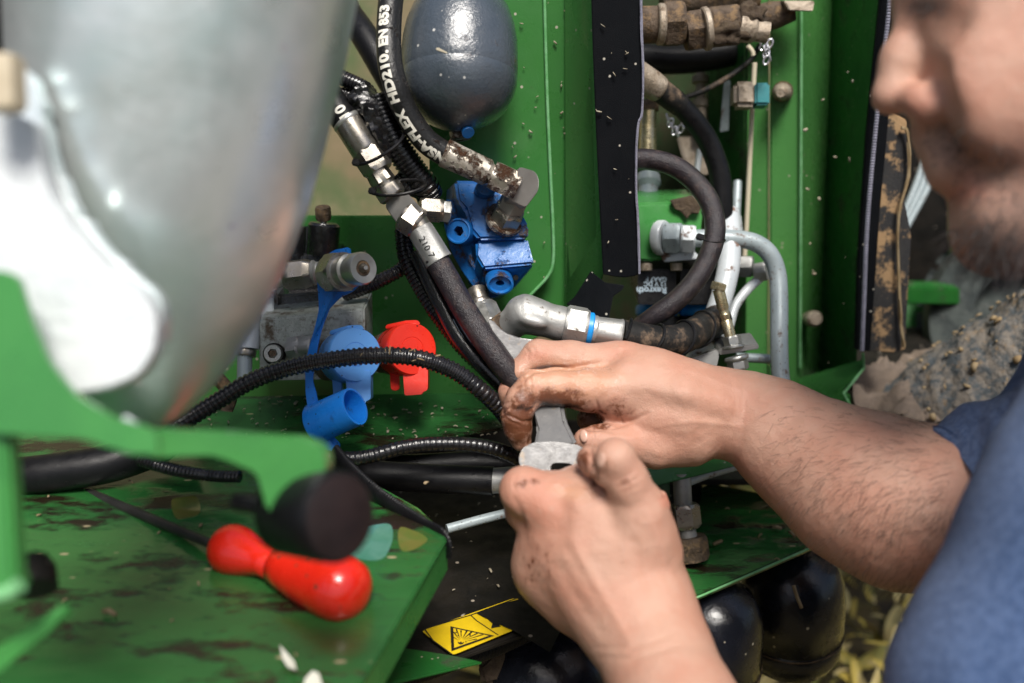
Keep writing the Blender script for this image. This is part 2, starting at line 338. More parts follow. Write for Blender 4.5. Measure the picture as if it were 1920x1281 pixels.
def glyphs(s, bold=.03, depth=2):
    cu = bpy.data.curves.new('t', 'FONT'); cu.body = s; cu.offset = bold; cu.size = 1; cu.resolution_u = 4; cu.extrude = 0; cu.space_character = 1.05
    o = bpy.data.objects.new('t', cu); sc.collection.objects.link(o)
    dg = bpy.context.evaluated_depsgraph_get(); me = bpy.data.meshes.new_from_object(o.evaluated_get(dg))
    bm = bmesh.new(); bm.from_mesh(me); bmesh.ops.triangulate(bm, faces=bm.faces)
    for _ in range(depth):
        long = [e for e in bm.edges if e.calc_length() > .16]
        if not long: break
        bmesh.ops.subdivide_edges(bm, edges=long, cuts=1); bmesh.ops.triangulate(bm, faces=bm.faces)
    bm.verts.index_update(); V = [(q.co.x, q.co.y) for q in bm.verts]; Fs = [tuple(x.index for x in f.verts) for f in bm.faces]; bm.free()
    bpy.data.objects.remove(o); bpy.data.curves.remove(cu); bpy.data.meshes.remove(me)
    return V, Fs
def text_flat(s, org, u, up, size, lift=.0004, bold=.03):
    V, Fs = glyphs(s, bold, 0); o = W(org); u = u.normalized(); up = (up - u * up.dot(u)).normalized(); n = u.cross(up)
    return [o + u * x * size + up * y * size + n * lift for x, y in V], Fs
def text_on_tube(s, pts, r, start, size, ang0, bold=.03, lift=.0003, sub=10, rev=False):
    """letters wrapped on the hose: start = metres along it, ang0 = centre angle relative to the camera-facing side"""
    V, Fs = glyphs(s, bold, 4); C = np.array(path3(pts, sub, r)); sl = np.r_[0, np.cumsum(np.linalg.norm(np.diff(C[:, :3], axis=0), axis=1))]
    out = []
    for x, y in V:
        u = start + x * size; i = min(max(np.searchsorted(sl, u) - 1, 0), len(C) - 2)
        f = (u - sl[i]) / (sl[i + 1] - sl[i]); c = C[i] * (1 - f) + C[i + 1] * f
        def tan(j): return Vector(C[min(j + 1, len(C) - 1), :3] - C[max(j - 1, 0), :3]).normalized()
        t = (tan(i) * (1 - f) + tan(i + 1) * f).normalized()
        c3 = Vector(c[:3]); toc = (-c3 - t * (-c3).dot(t)).normalized(); side = toc.cross(t).normalized()   # left of reading direction
        a = ang0 + (y - .36) * size / c[3]
        out.append(c3 + (toc * math.cos(a) + side * math.sin(a)) * (c[3] + lift))
    return out, Fs
def up_(): return Vector((0, 1, 0))
# ---- implicit surfaces for bodies and castings
def _smin(a, b, k):
    hh = np.clip(.5 + .5 * (b - a) / k, 0, 1); return b * (1 - hh) + a * hh - k * hh * (1 - hh)
def sdf(prims, vox, k=.006):
    """prims: ('s', chain[(x,y,d,r)...], k)  ('e', centre(x,y,d), (rx,ry,rz px), k, rot deg)  ('-', chain, k) carve"""
    segs = []
    for p in prims:
        if p[0] in 's-':
            ch = [(np.array(W(q)), q[3] * q[2] / F) for q in p[1]]
            if len(ch) == 1: ch = ch * 2
            for (a, ra), (b, rb) in zip(ch[:-1], ch[1:]): segs.append((p[0], a, b, ra, rb, p[2] if len(p) > 2 else k))
        else:
            c = np.array(W(p[1])); s_ = p[1][2] / F; segs.append(('e', c, np.array(p[2]) * s_, R(p[4] if len(p) > 4 else 0), 0, p[3] if len(p) > 3 and p[3] else k))
    lo = np.array([1e9] * 3); hi = -lo
    for s in segs:
        if s[0] == 's': pts = [(s[1], s[3]), (s[2], s[4])]
        elif s[0] == 'e': pts = [(s[1], s[2].max())]
        else: continue
        for c, r in pts: lo = np.minimum(lo, c - r); hi = np.maximum(hi, c + r)
    lo -= vox * 4 + .004; hi += vox * 4 + .004
    n = np.ceil((hi - lo) / vox).astype(int) + 1
    D = np.full(n, .05, np.float32)
    ax = [lo[i] + np.arange(n[i]) * vox for i in range(3)]
    for s in segs:
        m = s[5] + vox * 3
        if s[0] == 'e': r = s[2].max(); l0 = s[1] - r - m; h0 = s[1] + r + m
        else: l0 = np.minimum(s[1] - s[3], s[2] - s[4]) - m; h0 = np.maximum(s[1] + s[3], s[2] + s[4]) + m
        i0 = np.clip(((l0 - lo) / vox).astype(int), 0, n - 1); i1 = np.clip(((h0 - lo) / vox).astype(int) + 2, 1, n)
        if (i1 <= i0).any(): continue
        sl = tuple(slice(i0[i], i1[i]) for i in range(3))
        X = ax[0][sl[0]].astype(np.float32)[:, None, None]; Y = ax[1][sl[1]].astype(np.float32)[None, :, None]; Z = ax[2][sl[2]].astype(np.float32)[None, None, :]
        if s[0] == 'e':
            x, y, z = X - s[1][0], Y - s[1][1], Z - s[1][2]; co, si = math.cos(s[3]), math.sin(s[3])
            x, y = x * co + y * si, -x * si + y * co; rx, ry, rz = s[2]
            k0 = np.sqrt((x / rx) ** 2 + (y / ry) ** 2 + (z / rz) ** 2); k1 = np.sqrt((x / rx ** 2) ** 2 + (y / ry ** 2) ** 2 + (z / rz ** 2) ** 2) + 1e-6
            d = k0 * (k0 - 1) / k1
        else:
            a, b = s[1], s[2]; ba = b - a; L2 = float(ba @ ba) + 1e-9
            x, y, z = X - a[0], Y - a[1], Z - a[2]
            t = np.clip((x * ba[0] + y * ba[1] + z * ba[2]) / L2, 0, 1)
            d = np.sqrt((x - ba[0] * t) ** 2 + (y - ba[1] * t) ** 2 + (z - ba[2] * t) ** 2) - (s[3] + (s[4] - s[3]) * t)
        if s[0] == '-': D[sl] = -_smin(-D[sl], d, s[5])
        else: D[sl] = _smin(D[sl], d.astype(np.float32), s[5])
    # surface nets
    S = D < 0
    cells = np.zeros(tuple(n - 1), np.uint8)
    for dx in (0, 1):
        for dy in (0, 1):
            for dz in (0, 1): cells += S[dx:n[0] - 1 + dx, dy:n[1] - 1 + dy, dz:n[2] - 1 + dz]
    act = np.argwhere((cells > 0) & (cells < 8)); idx = np.full(tuple(n - 1), -1, np.int32); idx[tuple(act.T)] = np.arange(len(act))
    acc = np.zeros((len(act), 3)); cnt = np.zeros(len(act)); I, J, K = act.T
    cor = [(x, y, z) for x in (0, 1) for y in (0, 1) for z in (0, 1)]
    for a in cor:
        for b in cor:
            if sum(abs(a[i] - b[i]) for i in range(3)) == 1 and a < b:
                fa = D[I + a[0], J + a[1], K + a[2]]; fb = D[I + b[0], J + b[1], K + b[2]]; m = (fa < 0) != (fb < 0)
                t = np.where(m, fa / np.where(m, fa - fb, 1), 0)[:, None]
                acc += np.where(m[:, None], np.array(a) + (np.array(b) - np.array(a)) * t, 0); cnt += m
    V = lo + (act + acc / cnt[:, None]) * vox
    Fq = []
    for axn in range(3):
        sh = [slice(1, n[i] - 1) for i in range(3)]; sh[axn] = slice(0, n[axn] - 1)
        sh2 = list(sh); sh2[axn] = slice(1, n[axn]); A_ = S[tuple(sh)]; B_ = S[tuple(sh2)]
        e = np.argwhere(A_ != B_); off = np.array([1, 1, 1]); off[axn] = 0; e = e + off
        u = np.zeros(3, int); w_ = np.zeros(3, int); u[(axn + 1) % 3] = 1; w_[(axn + 2) % 3] = 1
        q = [idx[tuple((e - o_).T)] for o_ in (u * 0, u, u + w_, w_)]
        q = np.stack(q, 1); fl = A_[tuple((e - off).T)]; q[fl] = q[fl][:, ::-1]; Fq.append(q)
    Fq = np.concatenate(Fq); Fq = Fq[(Fq >= 0).all(1)]
    return V, Fq
def rays(V):
    """photo px of camera-space points, used to place stains on the skin"""
    return 960 + V[:, 0] / -V[:, 2] * F, 640.5 - V[:, 1] / -V[:, 2] * F
def chips(n, place, size=(.002, .006), wid=.25, seed=1, flatn=None):
    """n small straw chips, place(rng) gives a camera-space point and a normal"""
    rg = random.Random(seed); V = []; Fs = []
    for _ in range(n):
        c, nrm = place(rg); nrm = nrm.normalized(); a, b = frame(nrm); th = rg.uniform(0, 6.28)
        u = a * math.cos(th) + b * math.sin(th); w_ = u.cross(nrm); L = rg.uniform(*size) * rg.choice((.6, 1, 1, 1.4)); q = L * wid * rg.uniform(.5, 1.6); t = L * .12
        u = (u + nrm * rg.uniform(-.25, .25)).normalized(); k = len(V); c = c + nrm * t
        bend = nrm * rg.uniform(0, .3) * L
        for s in (-1, 0, 1):
            for e in (-1, 1):
                V.append(c + u * s * L / 2 + w_ * e * q / 2 * (1 if s == 0 else .7) + bend * (1 - s * s) + nrm * t); V.append(c + u * s * L / 2 + w_ * e * q / 2 * (1 if s == 0 else .7) + bend * (1 - s * s) - nrm * t)
        for s in (0, 4): Fs += [(k + s, k + s + 2, k + s + 6, k + s + 4), (k + s + 1, k + s + 5, k + s + 7, k + s + 3), (k + s, k + s + 4, k + s + 5, k + s + 1), (k + s + 2, k + s + 3, k + s + 7, k + s + 6)]
        Fs += [(k, k + 1, k + 3, k + 2), (k + 8, k + 10, k + 11, k + 9)]
    return V, Fs
# ------------------------------------------------------------------ ground and far background
TRAY = .647
def hp(pts, z): return [h(x, y, z) for x, y in pts]
def vp(pts, Y): return [v(x, y, Y) for x, y in pts]
gx = np.linspace(-9, 9, 90); gy = np.linspace(-1.2, 14, 90); GV = []
for y in gy:
    for x in gx: GV.append((x * (1 if abs(x) < 8.9 else 8), y * (1 if y < 13.9 else 6), .03 * noise.noise(Vector((x * 3, y * 3, 0))) + .012 * noise.noise(Vector((x * 13, y * 13, 3)))))
GF = [(j * 90 + i, j * 90 + i + 1, (j + 1) * 90 + i + 1, (j + 1) * 90 + i) for j in range(89) for i in range(89)]
mk('ground', GV, GF, 'soil', smooth=180, kind='structure', world=True)
# fallen maize leaves on the ground
def leafgeo(rg, L, wd):
    V = []; Fs = []; n = 7; c = rg.uniform(-.5, .5); k = rg.uniform(0, .5)
    for i in range(n):
        t = i / (n - 1); ww = wd * (math.sin(math.pi * min(1, t * .9 + .12)) ** .7) / 2; z = k * L * t * (1 - t) + .004
        x = L * (t - .5); y = c * L * (t - .5) ** 2
        V += [(x, y - ww, z + .2 * ww), (x, y, z - .15 * ww), (x, y + ww, z + .2 * ww)]
    for i in range(n - 1):
        for j in (0, 1): Fs.append((i * 3 + j, i * 3 + j + 1, i * 3 + j + 4, i * 3 + j + 3))
    return V, Fs
rg = random.Random(3); leaves = MB(); pale = MB()
for i in range(1500):
    L = rg.uniform(.03, .11); V_, F_ = leafgeo(rg, L, L * rg.uniform(.16, .4))
    o_ = Vector((rg.uniform(-.3, 1.6), rg.uniform(.5, 2.6), rg.uniform(0, .05)))
    M = Matrix.Translation(o_) @ Euler((rg.uniform(-.8, .8), rg.uniform(-.8, .8), rg.uniform(0, 6.28))).to_matrix().to_4x4()
    (pale if rg.random() < .35 else leaves).add(([M @ Vector(q) for q in V_], F_))
for i in range(1100):
    L = rg.uniform(.02, .05); V_, F_ = leafgeo(rg, L, L * rg.uniform(.16, .36))
    M = Matrix.Translation(Vector((rg.uniform(.2, .95), rg.uniform(1.0, 1.9), rg.uniform(.03, .11)))) @ Euler((rg.uniform(-.9, .9), rg.uniform(-.9, .9), rg.uniform(0, 6.28))).to_matrix().to_4x4()
    (pale if rg.random() < .3 else leaves).add(([M @ Vector(q) for q in V_], F_))
leaves.mk('fallen_leaves', 'leaf', kind='stuff', smooth=180, world=True, label='yellow and brown maize leaves littering the ground', cat='leaves')
pale.mk('dry_husks', 'leaf_pale', kind='stuff', smooth=180, world=True, label='pale dry maize husk strips littering the ground', cat='husks')
# ------------------------------------------------------------------ the machine: green sheet-metal frame
fr = thing('machine_frame', 'green painted sheet metal frame of the farm machine, stained with oil and chaff', 'farm machine', v(1040, 300, .88))
def part(nm, m, vf, par=fr, **k): return mk(nm, vf[0], vf[1], m, par, **k)
part('rear_wall', 'rear', prism(vp([(-900, -1200), (3600, -1200), (3600, 560), (1900, 640), (1640, 660), (-900, 900)], 1.5), .02, BACK, .002))
# plate the round tank and the blue valve are fixed to
mp_out = rnd(vp([(805, -260), (1019, -260), (1021, 0), (1029, 250), (1037, 430), (1037, 505), (1003, 545), (935, 620), (935, 745), (340, 770), (340, 405), (805, 405)], .87), 10, 3)
part('mounting_plate', 'green', prism(mp_out, .004, BACK, .0012))
part('plate_edge', 'green_edge_lit', tube([v(1019, -120, .868), v(1021, 0, .868), v(1026, 180, .868), v(1031, 300, .868), v(1037, 430, .868), v(1037, 490, .868), v(1028, 517, .868), v(1003, 545, .868), v(960, 588, .868)], 3, n=10, sub=6))  # bead carrying the edge highlight in its colour
part('side_panel', 'green', prism([v(1000, -260, .885), v(1072, -260, .885), v(1080, 0, .885), v(1098, 300, .885), v(1100, 520, .885), v(1060, 600, .885), v(900, 700, .885), v(900, 600, .885), v(1000, 500, .885)], .004, BACK, .001))
part('flange', 'green_clean', prism([v(1058, -260, .880), v(1112, -260, .84), v(1120, 0, .84), v(1130, 300, .84), v(1133, 510, .84), v(1120, 560, .85), v(1060, 620, .87), v(1063, 500, .88), v(1066, 200, .88)], .004, BACK, .0015))
# recess on the right
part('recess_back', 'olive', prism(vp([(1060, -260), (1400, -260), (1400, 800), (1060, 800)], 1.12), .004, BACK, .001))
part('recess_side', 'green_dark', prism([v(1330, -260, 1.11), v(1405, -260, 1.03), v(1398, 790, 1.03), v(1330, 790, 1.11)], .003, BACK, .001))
part('post_face', 'green_clean', prism([v(1396, -260, 1.035), v(1443, -260, 1.03), v(1440, 760, 1.03), v(1396, 760, 1.035)], .003, BACK, .001))
part('post_face', 'green_clean', prism([v(1446, -260, 1.024), v(1502, -260, 1.02), v(1500, 760, 1.02), v(1443, 760, 1.024)], .004, BACK, .0015))
part('fold_edge', 'green_edge_lit', tube([v(1503, -200, 1.016), v(1502, 200, 1.016), v(1500, 690, 1.016)], 2.8, n=8, sub=5))
part('post_side', 'green_clean', prism([v(1503, -260, 1.02), v(1572, -260, 1.09), v(1556, 200, 1.09), v(1540, 700, 1.09), v(1500, 720, 1.02)], .003, BACK, .001))
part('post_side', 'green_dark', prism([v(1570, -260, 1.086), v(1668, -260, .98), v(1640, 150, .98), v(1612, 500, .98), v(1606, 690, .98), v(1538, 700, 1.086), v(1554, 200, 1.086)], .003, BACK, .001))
part('foot_bracket', 'green', prism([v(1500, 712, 1.01), v(1622, 676, .97), v(1622, 690, .97), v(1580, 735, .96), v(1596, 742, .96), v(1594, 800, .96), v(1480, 800, 1.0)], .006, BACK, .0015))
part('foot_edge', 'green_edge_lit', tube([v(1618, 662, .965), v(1620, 690, .965), v(1582, 738, .958), v(1594, 760, .955), v(1590, 790, .955)], 2.4, n=8, sub=1))
# lower right beams and shelf
part('beam', 'green', prism([(1190, 872, .88), (1370, 828, .88), (1480, 850, .86), (1300, 896, .86), (1200, 920, .86)], .012, BACK, .0015))
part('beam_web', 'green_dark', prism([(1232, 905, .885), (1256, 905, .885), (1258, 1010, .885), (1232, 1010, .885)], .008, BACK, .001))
part('lower_shelf', 'green_oily', prism(hp([(1150, 1000), (1330, 905), (1560, 950), (1540, 1016), (1318, 1113), (1150, 1180)], .52), .006, DOWN, .0015))
part('shelf_edge', 'green_edge_lit', tube([h(1150, 1184, .522), h(1318, 1116, .522), h(1528, 1024, .522), h(1570, 1004, .522)], 2.2, n=8, sub=1))
# upper tray with its turned-down rim
tr = [h(x, y, TRAY) for x, y in [(-700, 1500), (545, 1500), (700, 1245), (838, 1010), (832, 992), (780, 950), (625, 862), (700, 838), (960, 800), (960, 735), (300, 745), (-900, 800)]]
part('tray', 'green_oily', prism(tr, .003, DOWN, .0012))
part('tray_rim', 'green_near', prism([h(535, 1512, TRAY - .001), h(700, 1242, TRAY - .001), h(838, 1006, TRAY - .001), h(832, 1012, TRAY - .001), h(690, 1240, TRAY - .001), h(520, 1512, TRAY - .001)], .026, DOWN, .0022))
part('tray_rim', 'green_near', prism([h(838, 1004, TRAY - .001), h(786, 952, TRAY - .001), h(625, 862, TRAY - .001), h(625, 868, TRAY - .001), h(782, 958, TRAY - .001), h(832, 1008, TRAY - .001)], .024, DOWN, .0012))
# oily bay below the tray
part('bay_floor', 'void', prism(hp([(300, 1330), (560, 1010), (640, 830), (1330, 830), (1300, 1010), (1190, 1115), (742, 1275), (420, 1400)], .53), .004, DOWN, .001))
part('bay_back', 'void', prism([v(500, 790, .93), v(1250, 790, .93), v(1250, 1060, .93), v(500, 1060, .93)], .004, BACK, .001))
part('bay_panel', 'green_dark', prism(hp([(560, 1290), (735, 1210), (850, 1228), (905, 1240), (740, 1279), (600, 1345)], .533), .003, DOWN, .001))
part('dark_panel', 'void', prism(vp([(1660, 150), (2050, 150), (2050, 560), (1660, 560)], 1.38), .01, BACK, .002))  # flat near-black panel in front of the rear wall
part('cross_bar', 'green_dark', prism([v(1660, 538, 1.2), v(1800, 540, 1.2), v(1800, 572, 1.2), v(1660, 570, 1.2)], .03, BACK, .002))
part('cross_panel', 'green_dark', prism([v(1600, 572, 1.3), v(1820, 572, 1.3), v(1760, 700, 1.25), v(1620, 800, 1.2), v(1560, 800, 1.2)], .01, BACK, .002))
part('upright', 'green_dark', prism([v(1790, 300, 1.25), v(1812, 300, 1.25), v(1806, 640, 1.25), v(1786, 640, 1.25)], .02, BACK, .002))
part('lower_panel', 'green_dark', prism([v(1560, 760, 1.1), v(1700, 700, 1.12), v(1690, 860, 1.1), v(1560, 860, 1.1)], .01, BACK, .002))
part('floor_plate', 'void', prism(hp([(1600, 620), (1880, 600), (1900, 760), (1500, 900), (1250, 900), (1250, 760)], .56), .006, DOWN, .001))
# black rubber strip clamped on the flange
t = thing('rubber_strip', 'tall black rubber strip with a ragged lower end hanging over the green flange', 'rubber strip', v(1150, 250, .82))
ss_ = [(1108, -260), (1196, -260), (1201, 0), (1202, 60), (1205, 130), (1203, 210), (1196, 232), (1192, 290), (1192, 360), (1196, 430), (1198, 513), (1192, 518), (1172, 521), (1150, 519), (1131, 515), (1124, 380), (1118, 250), (1112, 100), (1109, 0)]
mk('sheet', *prism(vp(ss_, .815), .004, BACK, .0008), 'strip', t)
mk('cut_edge', *tube([v(x + 1, y, .813) for x, y in ss_[2:11]], 2.6, n=8, sub=4, wob=.5), 'strip_edge', t)
t = thing('rubber_flap', 'torn piece of black rubber sheet sticking out below the rubber strip', 'rubber flap', v(1120, 560, .83))
mk('sheet', *prism([v(1062, 570, .84), v(1078, 556, .83), v(1108, 508, .83), (1135, 530, .84), (1171, 535, .84), (1168, 543, .84), (1150, 556, .84), (1140, 605, .84), (1095, 600, .84)], .003, None, .0008), 'strip', t)
# leaning seal with piping and worn rubber lip
t = thing('door_seal', 'black ribbed door seal leaning down the right green post, dusted with chaff', 'door seal', v(1640, 400, .93))
mk('backing', *prism([v(1648, -260, .935), v(1700, -260, .935), v(1665, 240, .935), v(1650, 400, .935), v(1632, 660, .935), v(1604, 656, .935), v(1608, 500, .935), v(1625, 250, .935), v(1650, 0, .935)], .006, BACK, .001), 'strip', t)
mk('piping', *tube([v(1676, -200, .925), v(1668, 0, .925), v(1655, 120, .925), v(1640, 260, .925), v(1626, 420, .925), v(1620, 560, .925), v(1616, 658, .925)], 4.4, n=10, rib=(.0026, .18)), 'strip_edge', t)
mk('lip', *prism([v(1700, 225, .95), v(1706, 300, .95), v(1697, 380, .95), v(1709, 440, .95), v(1700, 600, .95), v(1698, 655, .95), v(1680, 662, .95), v(1625, 658, .95), v(1628, 560, .95), v(1636, 420, .95), v(1655, 200, .95)], .004, BACK, .001), 'seal_dusty', t)
mk('lip_edge', *tube([v(1690, 240, .945), v(1702, 250, .945), v(1704, 330, .945), v(1688, 385, .945), v(1683, 460, .945), v(1688, 590, .945), v(1694, 650, .945)], 3, n=8, sub=4, wob=1.), 'straw', t)
# ------------------------------------------------------------------ round grey accumulator tank
t = thing('accumulator_tank', 'round dark grey hydraulic accumulator with oil streaks on the upright green plate', 'accumulator', (862, 130, .80))
pr = [(0, 1), (.012, 22), (.035, 40), (.07, 57), (.124, 76), (.2, 91), (.3, 102), (.4, 107.5), (.5, 109.3), (.575, 109.6), (.64, 109.2), (.644, 108.8), (.648, 109.1), (.7, 107.8), (.77, 102), (.833, 92), (.89, 76), (.94, 54), (.975, 32), (.993, 16), (1, 8)]
mk('shell', *lathe((866, -38, .805), (858, 247, .79), pr, n=96), 'tank_grey', t, smooth=60)
mk('port_stub', *lathe((862, 243, .80), (864, 262, .80), cyl(20), n=24), 'zinc_rusty', t)
mk('cap_screw', *lathe((874, 240, .79), (878, 250, .785), cyl(12), n=24), 'blue_paint', t)
mk('straw', *prism([(817, 90, .735), (822, 89, .735), (839, 98, .732), (838, 101, .732), (818, 94, .735)], .001, None, .0002), 'straw_pale', t)
# ------------------------------------------------------------------ printed hose from the top to the blue valve
HP = [(748, -150, .79), (742, -60, .78), (733, 0, .77), (729, 60, .765), (731, 115, .76), (741, 160, .76), (757, 202, .765), (778, 238, .77), (803, 268, .775), (838, 291, .78)]
t = thing('printed_hose', 'thick black hydraulic hose with white printed lettering curving round the grey tank', 'hose', HP[5])
hr = 23.5
hb = mk('hose_body', *tube(HP, hr, n=32, sub=12), 'hose_print', t)
rp = HP[::-1]
mk('lettering', *text_on_tube('INSA-FLEX  HD210. EN 853', rp, hr, -.0022, .0106, .50, .055), 'white_print', hb)
mk('ferrule', *lathe((832, 286, .78), (921, 327, .785), [(0, 25), (.01, 26.5), (.06, 27), (.3, 27.5, 30), (.7, 26.5, 29.5), (.92, 25.5), (.97, 20), (1, 19)]), 'zinc_rusty', t)
mk('neck', *lathe((918, 325, .785), (930, 331, .785), cyl(18)), 'muck', t)
mk('swivel_nut', *lathe((922, 327, .785), (972, 350, .787), hexp(30)), 'zinc_rusty', t)
mk('elbow_block', *prism(rnd([(973, 312, .775), (1004, 321, .782), (1011, 336, .782), (1010, 358, .782), (986, 390, .79), (951, 373, .785), (968, 345, .778)], 7, 3), .022, Vector((-.35, -.1, -1)), .0018), 'steel_brushed', t)
mk('elbow_neck', *lathe((968, 368, .80), (952, 400, .81), hexp(27)), 'steel_brushed', t)
mk('port_nut', *lathe((958, 392, .805), (945, 415, .815), hexp(31)), 'zinc', t)
mk('washer', *lathe((948, 408, .812), (943, 416, .817), cyl(36, b=.2)), 'zinc_rusty', t)
# ------------------------------------------------------------------ blue valve body
t = thing('valve_block', 'bright blue cast valve block bolted below the grey tank', 'valve', (940, 440, .83))
b1 = prism([(852, 338, .82), (905, 340, .82), (932, 350, .82), (976, 398, .815), (992, 424, .813), (991, 447, .813), (898, 449, .815), (884, 432, .818), (872, 392, .82), (858, 378, .82)], None or .05, None, .0025,
           back=[(838, 352, .87), (905, 345, .87), (930, 350, .87), (970, 400, .87), (975, 430, .87), (970, 470, .87), (880, 480, .87), (858, 455, .87), (838, 420, .87), (835, 380, .87)])
mk('upper_casting', *b1, 'blue_paint', t)
b2 = prism([(893, 452, .822), (990, 446, .82), (1003, 495, .812), (905, 503, .812), (893, 480, .82)], None or .05, None, .0022,
           back=[(862, 470, .87), (960, 455, .87), (962, 540, .88), (925, 560, .88), (880, 540, .88)])
mk('lower_casting', *b2, 'blue_paint', t)
b3 = prism(rnd([(836, 372, .842), (872, 388, .838), (886, 430, .835), (897, 470, .835), (893, 500, .835), (915, 520, .84), (960, 530, .845), (952, 545, .845), (925, 560, .845), (895, 548, .845), (866, 508, .845), (845, 470, .845), (832, 420, .845)], 6, 3), .05, Vector((0, 0, -1)), .002)
mk('body_casting', *b3, 'blue_paint', t)
mk('web_casting', *prism([(905, 500, .814), (1002, 494, .814), (962, 541, .835), (930, 556, .84), (896, 536, .84)], .03, None, .002), 'blue_paint', t)
pg = mk('plug', *lathe((876, 436, .84), (858, 433, .815), [(0, 23), (.3, 25), (.8, 25), (.95, 23.5), (.96, 21), (.9, 19), (.9, 10, 10), (.3, 9, 9)]), 'blue_paint', t)
pg = mk('plug', *lathe((932, 512, .835), (938, 534, .81), [(0, 24), (.4, 26), (.8, 26.5), (.98, 25), (1.0, 21), (.9, 18), (.9, 8, 9), (.4, 6, 6)], asp=.8), 'blue_paint', t)
mk('lug', *lathe((905, 362, .83), (912, 352, .805), cyl(19), asp=.8), 'blue_paint', t)
mk('bolt_hole', *lathe((966, 519, .83), (967, 521, .822), cyl(5)), 'void', t)
mk('lower_fitting', *MB().add(lathe((893, 545, .83), (902, 572, .825), cyl(22))).add(lathe((899, 566, .825), (903, 578, .822), cyl(24, b=.2))).mk if False else lathe((893, 545, .83), (903, 578, .822), [(0, 20), (.3, 21), (.65, 20), (.7, 23), (.9, 24), (1, 22)]), 'zinc', t)
mk('lower_nut', *lathe((902, 574, .822), (920, 615, .815), hexp(30)), 'zinc_light', t)
# ------------------------------------------------------------------ crimped hose running down through the middle
CP = [(817, 485, .785), (840, 525, .78), (868, 575, .775), (900, 625, .77), (928, 665, .765), (955, 700, .765), (985, 735, .77), (1010, 780, .80)]
t = thing('crimped_hose', 'glossy black hydraulic hose with crimped steel end running down to the upper hand', 'hose', CP[2])
mk('hose_body', *tube(CP, 23, n=32, sub=12), 'rubber_purple', t)
cfe = mk('ferrule', *lathe((786, 428, .785), (823, 490, .785), [(0, 22), (.02, 24), (.08, 25, 27), (.5, 26, 28), (.9, 26.5, 28.5), (.96, 27), (1, 27), (1, 24), (.97, 23)]), 'zinc_cast', t)
mk('neck', *lathe((778, 414, .785), (788, 430, .785), cyl(23)), 'zinc', t)
mk('hose_nut', *lathe((756, 402, .785), (786, 423, .785), hexp(32, e=.8)), 'zinc', t)
mk('adapter_body', *prism(rnd([(728, 365, .78), (762, 360, .775), (795, 396, .775), (783, 405, .775), (760, 396, .775), (749, 426, .778), (722, 388, .782)], 5, 2), .03, Vector((.1, -.1, -1)), .002), 'steel_brushed', t)
mk('side_nut', *lathe((787, 392, .80), (829, 395, .805), hexp(25)), 'zinc', t)
mk('side_nut', *lathe((827, 395, .808), (843, 397, .81), hexp(22)), 'zinc_light', t)
V_, F_ = text_flat('2107', W((797, 444, .7705)), Vector((.45, -.8, 0)), Vector((.8, .45, 0)), .006) if False else text_on_tube('210 7', [(795, 440, .785), (806, 459, .785), (824, 490, .785)], 26.5, .002, .0075, -.25, .0)
mk('stamped_text', V_, F_, 'ink', cfe)
# flat black tube beside it
SP = [(783, 470, .80), (800, 510, .80), (828, 570, .795), (860, 630, .79), (900, 680, .785), (945, 725, .785)]
t = thing('sleeved_cable', 'glossy flat black cable sleeve with white streaks running beside the crimped hose', 'cable', SP[2])
mk('sleeve', *tube([(*p, 17) for p in SP], n=24, sub=8), 'rubber_oily', t)
for dx, a_, b_ in ((10, .45, .66), (2, .5, .72)):
    q = [(p[0] + dx + 4, p[1] - 2, p[2] - .0065) for p in SP]; C_ = path3(q, 8, 1); i0, i1 = int(a_ * len(C_)), int(b_ * len(C_))
    ps = [(960 + c[0] / -c[2] * F, 640.5 - c[1] / -c[2] * F, -c[2]) for c in C_[i0:i1]]
    mk('stripe', *tube(ps, 1.0, n=6, sub=1), 'white_soft', t)
# ------------------------------------------------------------------ upper left plug with numbered black sleeve
t = thing('numbered_plug', 'steel quick plug with a black sleeve printed 10 hanging below the big metal tank', 'hydraulic plug', (660, 240, .78))
sl = [(600, 160, .78), (652, 228, .78)]
nsl = mk('sleeve', *lathe(sl[0], (652, 230, .78), [(0, 26), (.05, 28), (.95, 28), (1, 27)]), 'black_plastic', t)
mk('ring', *lathe((648, 224, .78), (655, 233, .78), cyl(29.5, b=.3)), 'zinc_light', t)
mk('barrel', *lathe((652, 229, .78), (691, 290, .78), [(0, 28), (.06, 28.5), (.85, 28.5), (.93, 27), (1, 22)]), 'zinc', t)
mk('collar_nut', *lathe((684, 280, .78), (712, 322, .78), hexp(31)), 'zinc', t)
mk('adapter', *lathe((706, 322, .78), (738, 370, .78), [(0, 22), (.2, 24, 24), (.45, 25, 25), (.5, 20), (.6, 20), (.62, 27, 29), (.95, 27, 29), (1, 24)]), 'zinc', t)
pp = [(672, 262, .78), (640, 212, .78), (608, 166, .78), (590, 140, .78)]
mk('size_number', *text_on_tube('10', pp, 28, .0155, .0115, -.05, .04), 'white_print', nsl)
mk('circle_mark', *text_on_tube('5', pp, 28, .0345, .0072, .25, .03), 'white_print', nsl)
cm = [(x, y) for x, y in [(math.cos(a) * .62 + .32, math.sin(a) * .62 + .36) for a in np.linspace(0, 2 * math.pi, 25)[:-1]]]; cm2 = [((x - .32) * .82 + .32, (y - .36) * .82 + .36) for x, y in cm]
